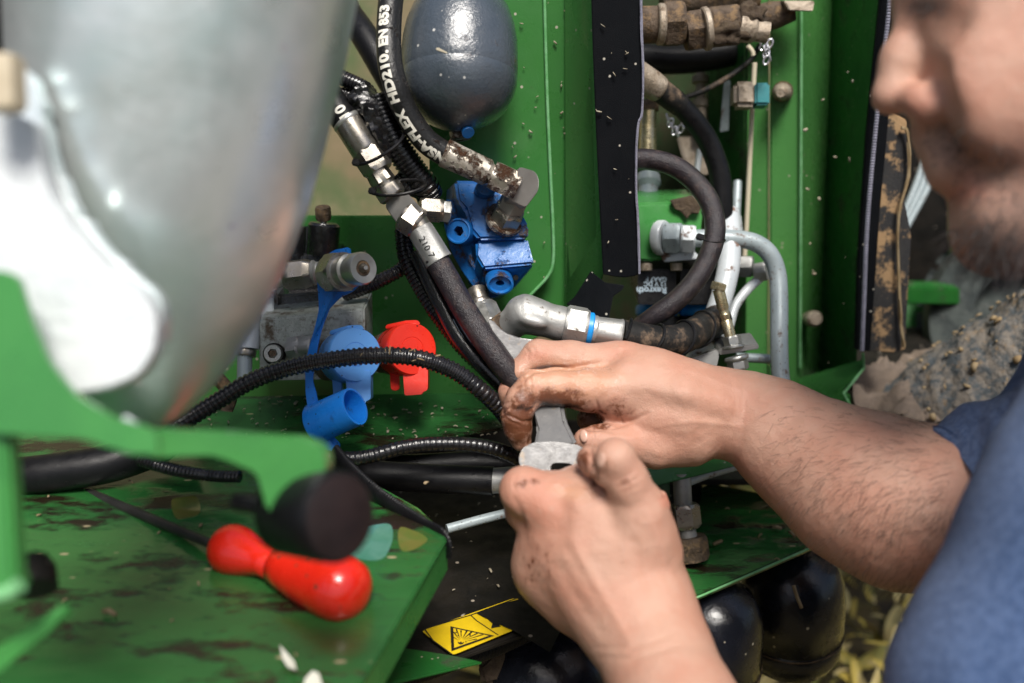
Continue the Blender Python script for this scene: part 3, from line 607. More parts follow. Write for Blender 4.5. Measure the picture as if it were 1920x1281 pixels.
def ring_on(pts, r, start, size, ang0):
    C = np.array(path3(pts, 10, r)); sl_ = np.r_[0, np.cumsum(np.linalg.norm(np.diff(C[:, :3], axis=0), axis=1))]; out = []
    for x, y in cm + cm2:
        u = start + x * size; i = min(max(np.searchsorted(sl_, u) - 1, 0), len(C) - 2); f = (u - sl_[i]) / (sl_[i + 1] - sl_[i]); c = C[i] * (1 - f) + C[i + 1] * f
        tt = Vector(C[i + 1, :3] - C[i, :3]).normalized(); c3 = Vector(c[:3]); toc = (-c3 - tt * (-c3).dot(tt)).normalized(); sd_ = toc.cross(tt)
        a = ang0 + (y - .36) * size / c[3]; out.append(c3 + (toc * math.cos(a) + sd_ * math.sin(a)) * (c[3] + .0003))
    return out, [(i, (i + 1) % 24, 24 + (i + 1) % 24, 24 + i) for i in range(24)]
mk('circle_ring', *ring_on(pp, 28, .0345, .0072, .25), 'white_print', nsl)
# ------------------------------------------------------------------ corrugated conduits
def conduit(pts, r, label, grp=None, m='conduit', pitch=.0038, amp=.13, n=28, nm='corrugated_conduit', cat='conduit'):
    o = mk(nm, *tube(pts, r, n=n, rib=(pitch, amp)), m, None, label=label, cat=cat, smooth=50)
    if grp: o['group'] = grp
    return o
conduit([(270, 835, .72), (330, 800, .735), (400, 757, .745), (470, 715, .75), (540, 690, .752), (620, 675, .755), (700, 667, .755), (780, 671, .755), (850, 695, .76), (905, 735, .765), (945, 775, .78), (975, 820, .80)], 17, 'long black corrugated conduit arching across the red and light blue caps', pitch=.0041)
conduit([(756, 430, .825), (762, 480, .82), (785, 530, .815), (815, 580, .81), (850, 628, .805), (885, 668, .80), (925, 705, .80), (975, 760, .81)], 17, 'black corrugated conduit running steeply down left of the crimped hose', pitch=.0036)
conduit([(645, 552, .84), (680, 540, .835), (715, 525, .83), (752, 505, .83), (775, 480, .84)], 14, 'short black corrugated conduit behind the chrome coupling nipple', pitch=.0034)
conduit([(560, 120, .80), (600, 130, .79), (650, 150, .785), (688, 170, .785), (705, 205, .785)], 15, 'black corrugated conduit emerging behind the big metal tank near the top', pitch=.0026)
conduit([(560, 165, .80), (610, 180, .795), (650, 178, .79), (680, 205, .79), (700, 240, .792)], 13, 'lower black corrugated conduit emerging behind the big metal tank', pitch=.0026)
conduit([(706, 180, .782), (722, 225, .784), (745, 275, .788), (775, 320, .795), (795, 345, .80), (805, 365, .81)], 26, 'fat oily black corrugated conduit under the printed hose', m='rubber_oily', pitch=.0034, amp=.11)
conduit([(745, 330, .80), (765, 350, .80), (790, 362, .81), (800, 385, .82)], 15, 'thin black corrugated conduit tucked above the steel adapter', m='rubber_oily', pitch=.003)
mk('tape_wrap', *tube([(668, 170, .778), (690, 200, .778), (706, 250, .780), (716, 300, .785)], 22, n=20, wob=.6), 'rubber_oily', None, label='black taped bundle of cables between the numbered plug and the printed hose', cat='taped cable')
mk('supply_hose', *tube([(620, -40, .95), (650, 20, .93), (685, 70, .91), (720, 130, .90), (760, 200, .9)], 26, n=24), 'rubber', None, label='plain black hose passing behind the printed hose at the top', cat='hose')
def tie(c, rx, ry, tilt, d, label, r=3.3, head=True, dz=.012):
    t = thing('cable_tie', label, 'cable tie', (c[0], c[1], d))
    pts = []
    for i in range(25):
        a = 2 * math.pi * i / 24; x, y = rx * math.cos(a), ry * math.sin(a); co, si = math.cos(R(tilt)), math.sin(R(tilt))
        pts.append((c[0] + x * co - y * si, c[1] + x * si + y * co, d + dz * (-math.sin(a))))
    mk('band', *tube(pts, r, n=8, sub=2, caps=False), 'black_plastic', t)
    if head:
        a = pts[12]; mk('tie_head', *box((a[0], a[1], a[2] - .004), Vector((1, -.3, 0)), Vector((.3, 1, 0)), Vector((0, 0, 1)), .006, .005, .006, .0008), 'black_plastic', t)
    return t
tie((712, 278, 0), 52, 14, -32, .772, 'black cable tie round the numbered plug and the taped cables')
tie((748, 352, 0), 50, 13, -8, .772, 'black cable tie round the steel adapter and thin conduits')
# ------------------------------------------------------------------ manifold block, coupling nipple with blue strap cap
t = thing('manifold_block', 'grease-speckled grey steel manifold block behind the blue strap', 'manifold block', (600, 640, .83))
mk('body', *prism([(484, 600, .825), (683, 578, .825), (684, 615, .825), (684, 690, .83), (640, 712, .83), (487, 715, .83)], .05, BACK, .0015), 'block', t)
s_ = mk('socket_screw', *lathe((515, 664, .828), (511, 663, .815), [(0, 16), (.3, 17), (.9, 17), (1, 15.5), (.98, 9.5, 9.5), (.5, 8, 8)]), 'zinc_light', t)
mk('screw_recess', *lathe((515, 664, .8275), (514, 664, .824), cyl(21)), 'void', t)
mk('hex_fitting', *lathe((548, 655, .825), (592, 650, .815), [(0, 22), (.05, 27, 27), (.45, 27, 27), (.5, 22), (.6, 24, 25), (.95, 24, 25), (1, 20)]), 'zinc_cast', t)
mk('hex_recess', *lathe((511, 663, .8145), (510.5, 663, .818), [(0, 6), (1, 6)]), 'dirtmetal', s_)
t = thing('solenoid_valve', 'oily black solenoid with ribbed cap and knurled knob standing on the manifold block', 'solenoid', (605, 480, .86))
scp = mk('cap', *lathe((604, 478, .86), (608, 418, .855), [(0, 29), (.03, 30), (.92, 30), (.97, 27), (1, 26)]), 'rubber_oily', t)
for a_ in range(-3, 4): mk('rib', *prism([(605 + 29.5 * math.sin(a_ * .42) - 2.5, 424, .86 - .0122 * math.cos(a_ * .42)), (605 + 29.5 * math.sin(a_ * .42) + 2.5, 424, .86 - .0122 * math.cos(a_ * .42)), (603 + 29.5 * math.sin(a_ * .42) + 2.5, 474, .861 - .0122 * math.cos(a_ * .42)), (603 + 29.5 * math.sin(a_ * .42) - 2.5, 474, .861 - .0122 * math.cos(a_ * .42))], .003, None, .0006), 'rubber_oily', scp)
mk('stem', *lathe((606, 420, .855), (607, 405, .855), cyl(6)), 'zinc', t)
mk('knob', *lathe((607, 412, .855), (605, 388, .85), [(0, 13), (.15, 15, 15.5), (.85, 15, 15.5), (1, 13)], sides=6), 'muck' if False else 'dirtmetal', t)
mk('coil', *prism([(500, 555, .86), (640, 545, .86), (650, 590, .86), (500, 600, .86)], .05, BACK, .002), 'rubber_oily', t)
mk('coil', *prism([(540, 478, .87), (640, 470, .87), (650, 550, .87), (540, 560, .87)], .05, BACK, .002), 'rubber_oily', t)
mk('solenoid_valve', *lathe((548, 485, .88), (552, 422, .875), [(0, 29), (.9, 28), (1, 25)]), 'rubber_oily', None, label='second oily black solenoid cap half hidden by the big metal tank', cat='solenoid')
t = thing('tube_fitting', 'bright hexagonal tube nut on the steel tube left of the blue strap', 'tube fitting', (560, 510, .83))
mk('tube', *tube([(470, 535, .84), (520, 528, .835), (548, 516, .832)], 13, n=20), 'zinc_light', t)
mk('nut', *lathe((534, 518, .832), (586, 512, .83), hexp(30, e=.82, c=.2)), 'zinc', t)
mk('body', *lathe((583, 512, .83), (606, 510, .83), [(0, 22), (.3, 24), (.5, 20), (1, 20)]), 'zinc_cast', t)
t = thing('bracket_block', 'plain grey steel corner block beside the manifold block', 'steel block', (490, 590, .84))
mk('plate', *prism([(500, 545, .845), (512, 545, .845), (513, 592, .845), (484, 600, .845), (440, 640, .845), (440, 560, .845)], .04, BACK, .001), 'steel_white', t)
t = thing('pipe_stub', 'grey painted pipe standing in front of the manifold block', 'pipe', (460, 660, .82))
mk('upper_pipe', *tube([(466, 590, .83), (462, 655, .825)], 23, n=28), 'steel_white', t)
mk('flange', *lathe((462, 655, .825), (460, 668, .824), cyl(19, b=.2)), 'zinc', t)
mk('lower_pipe', *tube([(459, 668, .824), (458, 722, .82)], 14, n=24), 'steel_paint', t)
mk('loose_cable', *tube([(350, 730, .84), (380, 705, .83), (410, 710, .83), (430, 740, .83), (425, 770, .83)], 13, n=16, wob=.3), 'dirtmetal', None, label='dirty brown cable loop behind the grey pipe stub', cat='cable')
# strap with nipple
t = thing('strap_cap', 'bright blue plastic strap cap looped round the chrome coupling nipple', 'dust cap', (615, 560, .80))
ring = [(596, 545), (594, 520), (600, 495), (612, 478), (628, 468), (642, 466), (652, 463), (658, 468), (657, 476), (668, 486), (676, 510), (674, 535), (660, 548)]
st_pts = ring + [(640, 556), (618, 578), (610, 598), (603, 618), (597, 642), (592, 668), (588, 688), (586, 715), (592, 735), (598, 766), (578, 772), (573, 740), (572, 700), (573, 680), (580, 648), (590, 615), (598, 580)]
D_ = lambda x, y: .80 - .00025 * max(0, 560 - y) if y < 560 else .80 - .0002 * (y - 560)
mk('strap', *prism([(x, y, D_(x, y)) for x, y in rnd([(a, b, 0) for a, b in st_pts], 6, 2) and [(q[0], q[1]) for q in rnd([(a, b, 0) for a, b in st_pts], 6, 2)]], .0028, None, .0009), 'blue_plastic', t)
mk('strap_hole', *lathe((612, 573, .7965), (612, 573, .7985), cyl(4.5)), 'void', t)
mk('cup', *lathe((591, 795, .768), (666, 762, .752), [(0, 36), (.04, 40), (.3, 37.5), (.92, 37), (1, 36), (1, 32), (.9, 31), (.35, 30), (.3, 2)]), 'blue_plastic', t)
mk('cup_inside', *lathe((625, 780, .762), (630, 778, .761), [(0, 30), (1, 30)]), 'rubber_dirty', t)
mk('cup_base', *prism(rnd([(574, 765, .768), (582, 757, .767), (592, 790, .766), (610, 818, .768), (630, 838, .768), (624, 856, .766), (612, 856, .767), (590, 832, .768), (576, 800, .768)], 8, 3), .006, Vector((.6, .3, -.8)), .0018), 'blue_plastic', t)
t = thing('coupling_nipple', 'chrome male coupling nipple pointing right through the blue strap cap', 'coupling', (650, 500, .80))
mk('hex_flange', *lathe((624, 513, .788), (645, 509, .772), hexp(40, e=.9)), 'zinc', t)
mk('barrel', *lathe((640, 510, .776), (682, 503, .752), [(0, 33), (.1, 33), (.14, 30), (.35, 30), (.38, 32), (.45, 32), (.5, 27), (.66, 27), (.7, 31), (.93, 31), (1, 28), (.98, 15), (.9, 14)], n=56), 'zinc_light', t)
mk('poppet', *lathe((676, 504, .760), (686, 502, .748), [(0, 13), (.4, 13), (.6, 9), (.75, 6), (.8, 5), (1, 4)]), 'zinc', t)
mk('poppet_ring', *lathe((676, 504, .7585), (680, 503, .753), [(0, 15), (1, 14)]), 'dirtmetal', t)
# capped couplings
def capped(cx, cy, r, d, m, label, back, lug):
    t = thing('capped_coupling', label, 'coupling cap', (cx, cy, d))
    bx, by = back
    mk('coupling_body', *lathe((cx - bx * 2.1, cy - by * 2.1, d + .055), (cx - bx, cy - by, d + .025), [(0, r * .72), (.2, r * .8, r * .86), (.5, r * .8, r * .86), (.55, r * .7), (.62, r * .86), (.75, r * .86), (.8, r * .78), (1, r * .78)]), 'dirtmetal' if lug else 'zinc_cast', t)
    mk('cap', *lathe((cx - bx, cy - by, d + .028), (cx, cy, d), [(0, r * .93), (.06, r * .97), (.9, r), (.97, r * .985), (1, r * .95), (1, r * .45), (.985, r * .44), (.985, r * .42), (1, r * .41), (1, 2)], n=72), m, t)
    mk('hinge', *prism(rnd([(cx - r * .32, cy - r * 1.08, d + .004), (cx + r * .22, cy - r * 1.1, d + .004), (cx + r * .34, cy - r * .92, d + .004), (cx - r * .36, cy - r * .9, d + .004)], 4, 2), .018, Vector((-bx * .002, by * .002, -.028)), .0012), m, t)
    a, b = lug
    mk('lock_tab', *prism(rnd([(cx - r * .62, cy + r * .55, d + .002), (cx + a, cy + r * .6, d + .002), (cx + a, cy + b, d - .002), (cx + a * .7, cy + b + 3, d - .002), (cx + a * .62, cy + b + 8, d - .002), (cx - r * .3, cy + b + 10, d - .002), (cx - r * .36, cy + r * .95, d)], 4, 2), .014, None, .0014), m, t)
    mk('side_tab', *prism(rnd([(cx - r * .9, cy + r * .45, d + .018), (cx - r * .55, cy + r * .6, d + .016), (cx - r * .48, cy + b, d + .012), (cx - r * .82, cy + b + 1, d + .014)], 5, 2), .008, None, .0014), m, t)
    return t
capped(667, 665, 51, .785, 'blue_light', 'round light blue hinged cap on a coupling behind the arching conduit', (24, -6), (28, 84))
capped(773, 654, 49, .80, 'red_plastic', 'round red hinged cap on a coupling right of the light blue cap', (26, -5), (29, 78))
# ------------------------------------------------------------------ elbow fitting the wrench grips
t = thing('elbow_fitting', 'cast grey steel elbow fitting with hex nut and blue ring above the upper hand', 'elbow fitting', (1020, 600, .80))
V_, Fq = sdf([('s', [(978, 588, .80, 26), (985, 587, .80, 31), (1010, 596, .80, 31), (1050, 607, .80, 30), (1062, 610, .80, 30)], .006), ('s', [(980, 590, .80, 29), (955, 612, .81, 24), (940, 622, .815, 20)], .008), ('e', (1000, 603, .785), (24, 9, 9), .006, -14)], .0009)
mk('elbow_body', V_, Fq, 'zinc_cast', t, smooth=180)
for i in range(3): mk('thread', *lathe((1036 + i * 7, 603 + i * 1.8, .80), (1041 + i * 7, 604.5 + i * 1.8, .80), cyl(32.5 - .3 * i, b=.3)), 'zinc_cast', t)
mk('jaw_nut', *lathe((922, 620, .81), (958, 605, .81), hexp(27)), 'dirtmetal', t)
mk('main_nut', *lathe((1058, 608, .795), (1101, 616, .795), hexp(40, e=.84, c=.12)), 'zinc_cast', t)
mk('blue_ring', *lathe((1099, 616, .795), (1111, 618, .795), cyl(31.5, b=.2)), 'blue_ring', t)
mk('ferrule', *lathe((1108, 618, .795), (1166, 628, .795), [(0, 27), (.05, 28), (.15, 28), (.2, 27, 29), (.85, 29, 31), (.95, 30), (1, 28)]), 'zinc_cast', t)
WP = [(1162, 627, .795), (1200, 634, .80), (1240, 640, .81), (1275, 636, .82), (1300, 625, .84), (1322, 612, .87), (1345, 600, .90)]
t = thing('wrapped_hose', 'thick black hose wrapped in spiral guard and caked with dirt right of the blue ring', 'hose', WP[1])
whb = mk('hose_body', *tube(WP, 29, n=30, sub=10), 'rubber_dirty', t)
C_ = np.array(path3(WP, 14, 30)); q = []
for i in range(0, len(C_) - 12):
    c = Vector(C_[i, :3]); tt = Vector(C_[i + 1, :3] - C_[i, :3]); a, b = frame(tt); th = i * .30
    pt = c + (a * math.cos(th) + b * math.sin(th)) * (31.5 * .8 / F); q.append((960 + pt.x / -pt.z * F, 640.5 - pt.y / -pt.z * F, -pt.z))
mk('spiral_guard', *tube(q, 3.2, n=8, sub=2), 'rubber', whb)
# ------------------------------------------------------------------ wrench
t = thing('wrench', 'steel open-ended wrench held in both hands below the elbow fitting', 'wrench', (1030, 760, .75))
mk('upper_jaw', *prism([(912, 602, .775), (915, 597, .775), (923, 599, .775), (935, 613, .775), (952, 624, .776), (975, 633, .776), (1008, 637, .777), (1040, 660, .775), (1050, 700, .772), (1010, 700, .77), (980, 688, .772), (962, 676, .773), (940, 645, .775), (922, 622, .775)], .010, Vector((.1, -.35, -1)), .002, ), 'wrench', t)
mk('shank', *prism([(985, 680, .765), (1045, 690, .765), (1052, 745, .745), (1060, 790, .73), (1082, 835, .715), (1000, 838, .715), (1006, 805, .728), (998, 760, .745)], .008, Vector((.2, 0, -1)), .0022), 'wrench', t)
mk('lower_jaw', *prism(rnd([(972, 860, .70), (980, 840, .703), (1000, 830, .705), (1040, 828, .706), (1082, 834, .706), (1108, 850, .703), (1125, 880, .70), (1122, 905, .698), (1106, 906, .698), (1094, 884, .70), (1066, 868, .702), (1036, 868, .702), (1030, 878, .70), (1046, 900, .698), (1030, 915, .697), (1000, 900, .697), (978, 884, .698)], 6, 3), .012, Vector((.15, -.1, -1)), .0025), 'wrench', t)
# ------------------------------------------------------------------ hoses, pipes and fittings in the right recess
def hose(nm, pts, r, m, label, ends=None, **k):
    t = thing(nm, label, 'hose', pts[len(pts) // 2]); mk('hose_body', *tube(pts, r, n=28, sub=10, **k), m, t); return t
t = hose('curved_hose', [(1225, 160, .90), (1262, 185, .91), (1300, 225, .92), (1330, 270, .93), (1350, 330, .935), (1354, 400, .94), (1350, 450, .95)], 20, 'rubber', 'black hose with dirty steel end curving down inside the recess')
mk('ferrule', *lathe((1180, 130, .885), (1238, 170, .90), [(0, 27), (.7, 27, 29), (.95, 25), (1, 22)]), 'dirtlight', t)
mk('dirty_collar', *lathe((1236, 168, .90), (1275, 198, .913), [(0, 22.5), (.5, 22), (1, 21)]), 'rubber_dirty', t)
t = hose('looped_hose', [(1180, 300, .845), (1215, 299, .85), (1260, 310, .85), (1300, 338, .85), (1330, 378, .845), (1341, 425, .84), (1333, 470, .835), (1308, 520, .83), (1270, 562, .83), (1230, 592, .835), (1190, 622, .85)], 19.5, 'rubber_purple', 'worn black hose looping from the rubber strip down behind the wrapped hose')
tie((1336, 448, 0), 24, 6, 8, .825, 'thin cable tie round the looping worn hose', r=1.3, dz=.012)
t = thing('valve_box', 'light green painted valve box with chipped paint behind the looping hose', 'valve box', v(1250, 430, 1.0))
mk('housing', *prism([(1190, 381, .93), (1310, 378, .94), (1318, 400, .94), (1312, 470, .94), (1230, 492, .93), (1190, 490, .93)], .06, BACK, .003), 'green_near', t)
mk('dirt_crust', *prism([(1258, 379, .925), (1300, 370, .93), (1318, 384, .93), (1310, 402, .93), (1296, 400, .93), (1288, 412, .93), (1278, 398, .93), (1264, 392, .93)], .01, BACK, .001), 'muck', t)
for x in (1212, 1268): mk('spacer', *lathe((x, 494, .94), (x, 508, .94), cyl(11)), 'dirtlight', t)
t = thing('pipe_union', 'large grey painted pipe union screwed into the light green valve box', 'pipe union', (1260, 445, .92))
mk('flange', *lathe((1232, 446, .93), (1248, 446, .925), cyl(33, b=.2)), 'steel_white', t)
mk('hex_body', *lathe((1246, 446, .925), (1278, 446, .92), hexp(31)), 'steel_paint', t)
mk('hex_nut', *lathe((1276, 447, .92), (1304, 448, .918), hexp(28)), 'steel_white', t)
mk('base_plate', *prism([(1238, 478, .93), (1300, 470, .925), (1316, 486, .925), (1244, 492, .93)], .01, BACK, .001), 'steel_white', t)
t = thing('bent_pipe', 'thick grey painted steel pipe bending down in front of the green post', 'pipe', (1460, 560, .93))
mk('pipe', *tube([(1280, 447, .925), (1340, 447, .925), (1380, 448, .925), (1415, 455, .925), (1442, 475, .925), (1457, 510, .925), (1461, 560, .92), (1461, 640, .91), (1463, 700, .905), (1470, 745, .90), (1480, 790, .90)], 16.5, n=28, sub=10), 'steel_paint', t)
t = thing('white_pipe', 'white painted pipe with rust-brown dirt slanting down behind the upright bolt', 'pipe', (1340, 580, .90))
mk('pipe', *tube([(1366, 400, .95), (1368, 450, .93), (1366, 500, .92), (1352, 560, .91), (1330, 620, .90), (1308, 670, .90), (1296, 700, .90)], 21, n=28, sub=8), 'steel_white', t)
t = thing('steel_pipe', 'thin grey pipe slanting from the small elbow nuts', 'pipe', (1400, 560, .95))
mk('pipe', *tube([(1424, 522, .96), (1400, 545, .95), (1378, 575, .945), (1368, 610, .94), (1355, 650, .94)], 9, n=20, sub=8), 'steel_white', t)
mk('nut', *lathe((1415, 512, .96), (1438, 508, .955), hexp(20)), 'zinc_cast', t)
mk('nut', *lathe((1385, 500, .97), (1412, 500, .965), hexp(22)), 'zinc_cast', t)
mk('low_pipe', *tube([(1380, 670, .95), (1460, 674, .95)], 9, n=16), 'steel_paint', None, label='short level grey pipe behind the bent pipe near the bottom', cat='pipe')
t = thing('long_bolt', 'brass-coloured long bolt standing upright in a steel bracket', 'bolt', (1360, 610, .86))
mk('head', *lathe((1345, 545, .86), (1349, 531, .86), hexp(16, e=.85)), 'gold_zinc', t)
mk('shank', *lathe((1347, 543, .86), (1370, 634, .86), [(0, 11), (.38, 11), (.42, 9), (.5, 9), (.52, 10), (.62, 8), (.66, 10.5), (1, 10.5)], n=28), 'gold_zinc', t)
mk('nut', *lathe((1371, 630, .86), (1375, 648, .86), hexp(17)), 'zinc_light', t)
mk('washer', *lathe((1375, 647, .86), (1376, 653, .86), cyl(21, b=.3)), 'zinc_light', t)
mk('lower_washer', *lathe((1380, 668, .86), (1382, 676, .86), cyl(23, b=.3)), 'zinc_light', t)
mk('lower_nut', *lathe((1382, 676, .86), (1385, 694, .86), hexp(20)), 'zinc_light', t)
t = thing('bolt_bracket', 'angled zinc-plated bracket plate clamping the long upright bolt', 'bracket', (1380, 660, .86))
mk('plate', *prism([(1346, 655, .865), (1422, 645, .85), (1424, 655, .85), (1348, 667, .865)], .03, BACK, .001), 'zinc_light', t)
mk('arm', *prism([(1345, 656, .862), (1349, 667, .862), (1344, 690, .862), (1310, 700, .862), (1270, 690, .862), (1300, 672, .862)], .006, BACK, .001), 'zinc_cast', t)
for i, (x, lab) in enumerate([(1232, 'black solenoid coil with white upside-down lettering under the green valve box'), (1312, 'plain black solenoid coil right of the lettered coil')]):
    t = thing('solenoid_coil', lab, 'solenoid', (x, 540, .95))
    mk('case', *prism(rnd([(x - 36, 505, .95), (x + 36, 505, .95), (x + 36, 572, .95), (x - 36, 572, .95)], 6, 3), .06, BACK, .002), 'black_plastic', t)
    mk('blue_ring', *lathe((x, 572, .985), (x, 592, .985), cyl(40, b=.2)), 'blue_ring', t)
    mk('base', *lathe((x, 592, .985), (x, 640, .985), cyl(42)), 'black_plastic', t)
    if i == 0:
        for s_, yy, z_ in (('Rexroth', 540, .0082), ('12 V DC', 530, .0058), ('GAA7 F', 521, .0058)):
            mk('lettering', *text_flat(s_, (1250, yy - 1, .9485), Vector((-1, 0, 0)), Vector((0, -1, 0)), z_, bold=.04, lift=.0002), 'white_soft', t)
# cream rod, teal sensor block, bolt
t = thing('cream_rod', 'thin cream-coloured upright rod in front of the green post', 'rod', v(1405, 250, 1.0))
mk('rod', *tube([v(1415, 118, 1.0), v(1409, 230, 1.0), v(1400, 420, 1.0), v(1396, 480, 1.0)], 4.6, n=12, sub=3), 'cream_rod', t)
mk('hook', *tube([v(1402, 86, 1.0), v(1410, 96, 1.0), v(1412, 104, 1.0)], 4.4, n=10, sub=3), 'cream_rod', t)
t = thing('sensor_block', 'dirty brown block with a teal end clamped on the cream rod', 'sensor', v(1405, 180, .98))
mk('block', *box(v(1394, 180, .98), Vector((1, 0, 0)), Vector((0, 1, 0)), Vector((0, 0, 1)), .022, .024, .022, .004), 'dirtlight', t)
mk('teal_end', *box(v(1425, 180, .978), Vector((1, 0, 0)), Vector((0, 1, 0)), Vector((0, 0, 1)), .014, .021, .02, .002), 'teal', t)
t = thing('round_bolt', 'rusty round-headed bolt on the green post right of the teal block', 'bolt', v(1467, 172, 1.0))
mk('head', *lathe(v(1468, 172, 1.02), v(1464, 174, .995), [(0, 16), (.3, 17), (.7, 16), (.95, 10), (1, 8)]), 'dirtlight', t)
mk('washer', *lathe(v(1468, 172, 1.022), v(1467, 172, 1.016), cyl(19)), 'dirtmetal', t)
t = thing('stud', 'dirty stud with a tan nut low on the green post', 'stud', v(1520, 597, 1.0))
mk('stud_body', *lathe(v(1510, 597, 1.03), v(1530, 598, 1.0), [(0, 10), (.5, 10), (.55, 15), (.9, 15), (1, 11)]), 'dirtlight', t)
t = thing('guide_strip', 'flat grey metal strip hanging left of the teal block', 'metal strip', v(1360, 200, 1.05))
mk('strip', *prism([v(1358, 150, 1.05), v(1370, 152, 1.05), v(1366, 245, 1.05), v(1350, 248, 1.05)], .003, BACK, .0005), 'steel_paint', t)
mk('thin_cable', *tube([(1280, 185, .98), (1320, 170, .98), (1365, 145, .98), (1405, 115, .98), (1425, 85, .98)], 5, n=10, sub=6), 'rubber_dirty', None, label='thin dark cable rising to the dirty fittings at the top', cat='cable')
def chain(pts, d, label):
    t = thing('bead_chain', label, 'chain', (pts[0][0], pts[0][1], d)); 
    for i, (x, y) in enumerate(pts):
        a = Vector((.4 if i % 2 else -.3, 1, .3)).normalized(); c = W((x, y, d)); b = a.cross(Vector((0, 0, 1) if i % 2 else (1, 0, .3))).normalized()
        ps = []
        for k in range(13):
            th = 2 * math.pi * k / 12; p = c + a * .0042 * math.cos(th) + b * .0025 * math.sin(th); ps.append((960 + p.x / -p.z * F, 640.5 - p.y / -p.z * F, -p.z))
        mk('link', *tube(ps, 1.9, n=6, sub=1, caps=False), 'chain', t)
chain([(1425, 78), (1430, 86), (1434, 94), (1443, 82), (1441, 92), (1437, 101), (1443, 106), (1437, 113)], .92, 'short bright chain hanging from the dirty fittings at the top')
chain([(1252, 222), (1257, 230), (1260, 238), (1265, 245), (1270, 248), (1276, 242), (1280, 235)], .97, 'small chain loop behind the black curved hose')
# brown dirty fittings at the top of the recess
def fit(nm, label, rows, base, cat='fitting'):
    t = thing(nm, label, cat, base)
    for pn, A, B, pr_, m in rows: mk(pn, *lathe(A, B, pr_), m, t)
    return t
fit('dirty_fitting', 'mud-caked brown hose fitting lying behind the top of the rubber strip', [('body', (1170, 48, .90), (1245, 46, .90), cyl(34), 'dirtmetal'), ('nut', (1240, 46, .90), (1282, 44, .90), hexp(44), 'dirtmetal'), ('collar', (1232, 46, .895), (1246, 46, .895), cyl(38, b=.2), 'dirtlight')], (1230, 50, .9))
fit('dirty_elbow', 'mud-caked brown elbow and coupling nuts beside the bright chain', [('nut', (1284, 60, .90), (1335, 52, .90), hexp(40), 'dirtmetal'), ('body', (1330, 52, .90), (1385, 46, .90), cyl(37), 'dirtmetal'), ('band', (1318, 55, .893), (1330, 53, .893), cyl(40, b=.2), 'dirtlight'), ('outlet', (1385, 52, .89), (1440, 62, .89), [(0, 26), (.5, 24), (.6, 20, 22), (1, 20, 22)], 'dirtlight')], (1330, 55, .9))
fit('dirty_union', 'brown union above the mud-caked fittings at the top edge', [('body', (1240, 4, .94), (1330, -6, .94), cyl(30), 'dirtmetal'), ('nut', (1320, -4, .94), (1420, -10, .94), hexp(36), 'dirtmetal')], (1300, 0, .94))
fit('pointed_plug', 'dark tapered plug beside the wooden-looking end piece at the top', [('body', (1400, 40, .96), (1490, 20, .95), [(0, 26), (.6, 26), (1, 18)], 'dirtmetal')], (1450, 25, .95))
t = thing('tan_end_piece', 'tan square rod end sticking out over the green post at the top', 'rod end', (1500, 12, .93)); mk('bar', *prism([(1470, 2, .93), (1528, 2, .93), (1524, 22, .93), (1480, 20, .93)], .02, BACK, .001), 'dirtlight', t)
t = thing('mud_lump', 'lump of chaff and mud caked on the dirty fittings', 'mud', (1420, 30, .9))
V_, F_ = sphere((1408, 30, .89), 24, (1.2, 1, 1), 28); V_ = [p + Vector((0, 0, 0)) + (p - W((1408, 30, .89))).normalized() * .008 * noise.noise(p * 160) for p in V_]
mk('clod', V_, F_, 'muck', t, smooth=180)
V_, F_ = sphere((1370, 62, .885), 20, (1.8, 1, 1), 28); V_ = [p + (p - W((1370, 62, .885))).normalized() * .008 * noise.noise(p * 160) for p in V_]
mk('clod', V_, F_, 'muck', t, smooth=180)
mk('shade_tube', *tube([(1150, 100, 1.0), (1250, 112, 1.01), (1340, 104, 1.02), (1410, 84, 1.03)], 27, n=24), 'rubber', None, label='thick black tube added in place of the shade under the mud-caked fittings', cat='hose')  # black tube added to stand in for shade below the fittings
# shapes deeper in the recess
t = thing('chrome_cylinder', 'bright chrome cylinder behind the edge of the rubber strip', 'cylinder', (1215, 250, .98)); mk('barrel', *tube([(1215, 205, .98), (1214, 285, .98)], 16, n=24), 'gold_zinc', t); mk('top', *tube([(1215, 190, .98), (1215, 208, .98)], 20, n=24), 'dirtmetal', t)
t = thing('column_fitting', 'narrow dirty column of fittings behind the curved hose', 'fitting', (1310, 200, 1.04))
mk('column', *lathe((1314, 110, 1.05), (1312, 260, 1.05), [(0, 9), (.2, 9), (.22, 16), (.3, 16), (.32, 9), (.5, 9), (.52, 15), (.6, 15), (.62, 11), (1, 13)]), 'dirtlight', t)
for x0 in (1285,): mk('mud_plate', *prism([(1270, 258, 1.06), (1322, 258, 1.06), (1330, 330, 1.06), (1290, 330, 1.06)], .01, BACK, .002), 'dirtlight', None, label='mud-coloured plate behind the two black hoses', cat='plate')
mk('white_rod', *tube([(1312, 280, 1.0), (1305, 340, 1.0), (1304, 385, 1.0)], 6, n=12), 'steel_white', None, label='short white rod between the two black hoses', cat='rod')
mk('grey_fitting', *lathe((1215, 330, 1.0), (1215, 378, .99), [(0, 22), (.3, 24), (.5, 18), (.7, 20), (1, 22)]), 'steel_paint', None, label='grey round fitting on top of the light green valve box', cat='fitting')
mk('grey_tube', *lathe((1376, 405, 1.0), (1380, 440, 1.0), cyl(13)), 'steel_white', None, label='short grey tube end beside the cream rod', cat='tube')
mk('grey_stub', *lathe((1383, 340, 1.01), (1380, 412, 1.0), cyl(8)), 'steel_paint', None, label='thin dark grey tube above the short grey tube end', cat='tube')
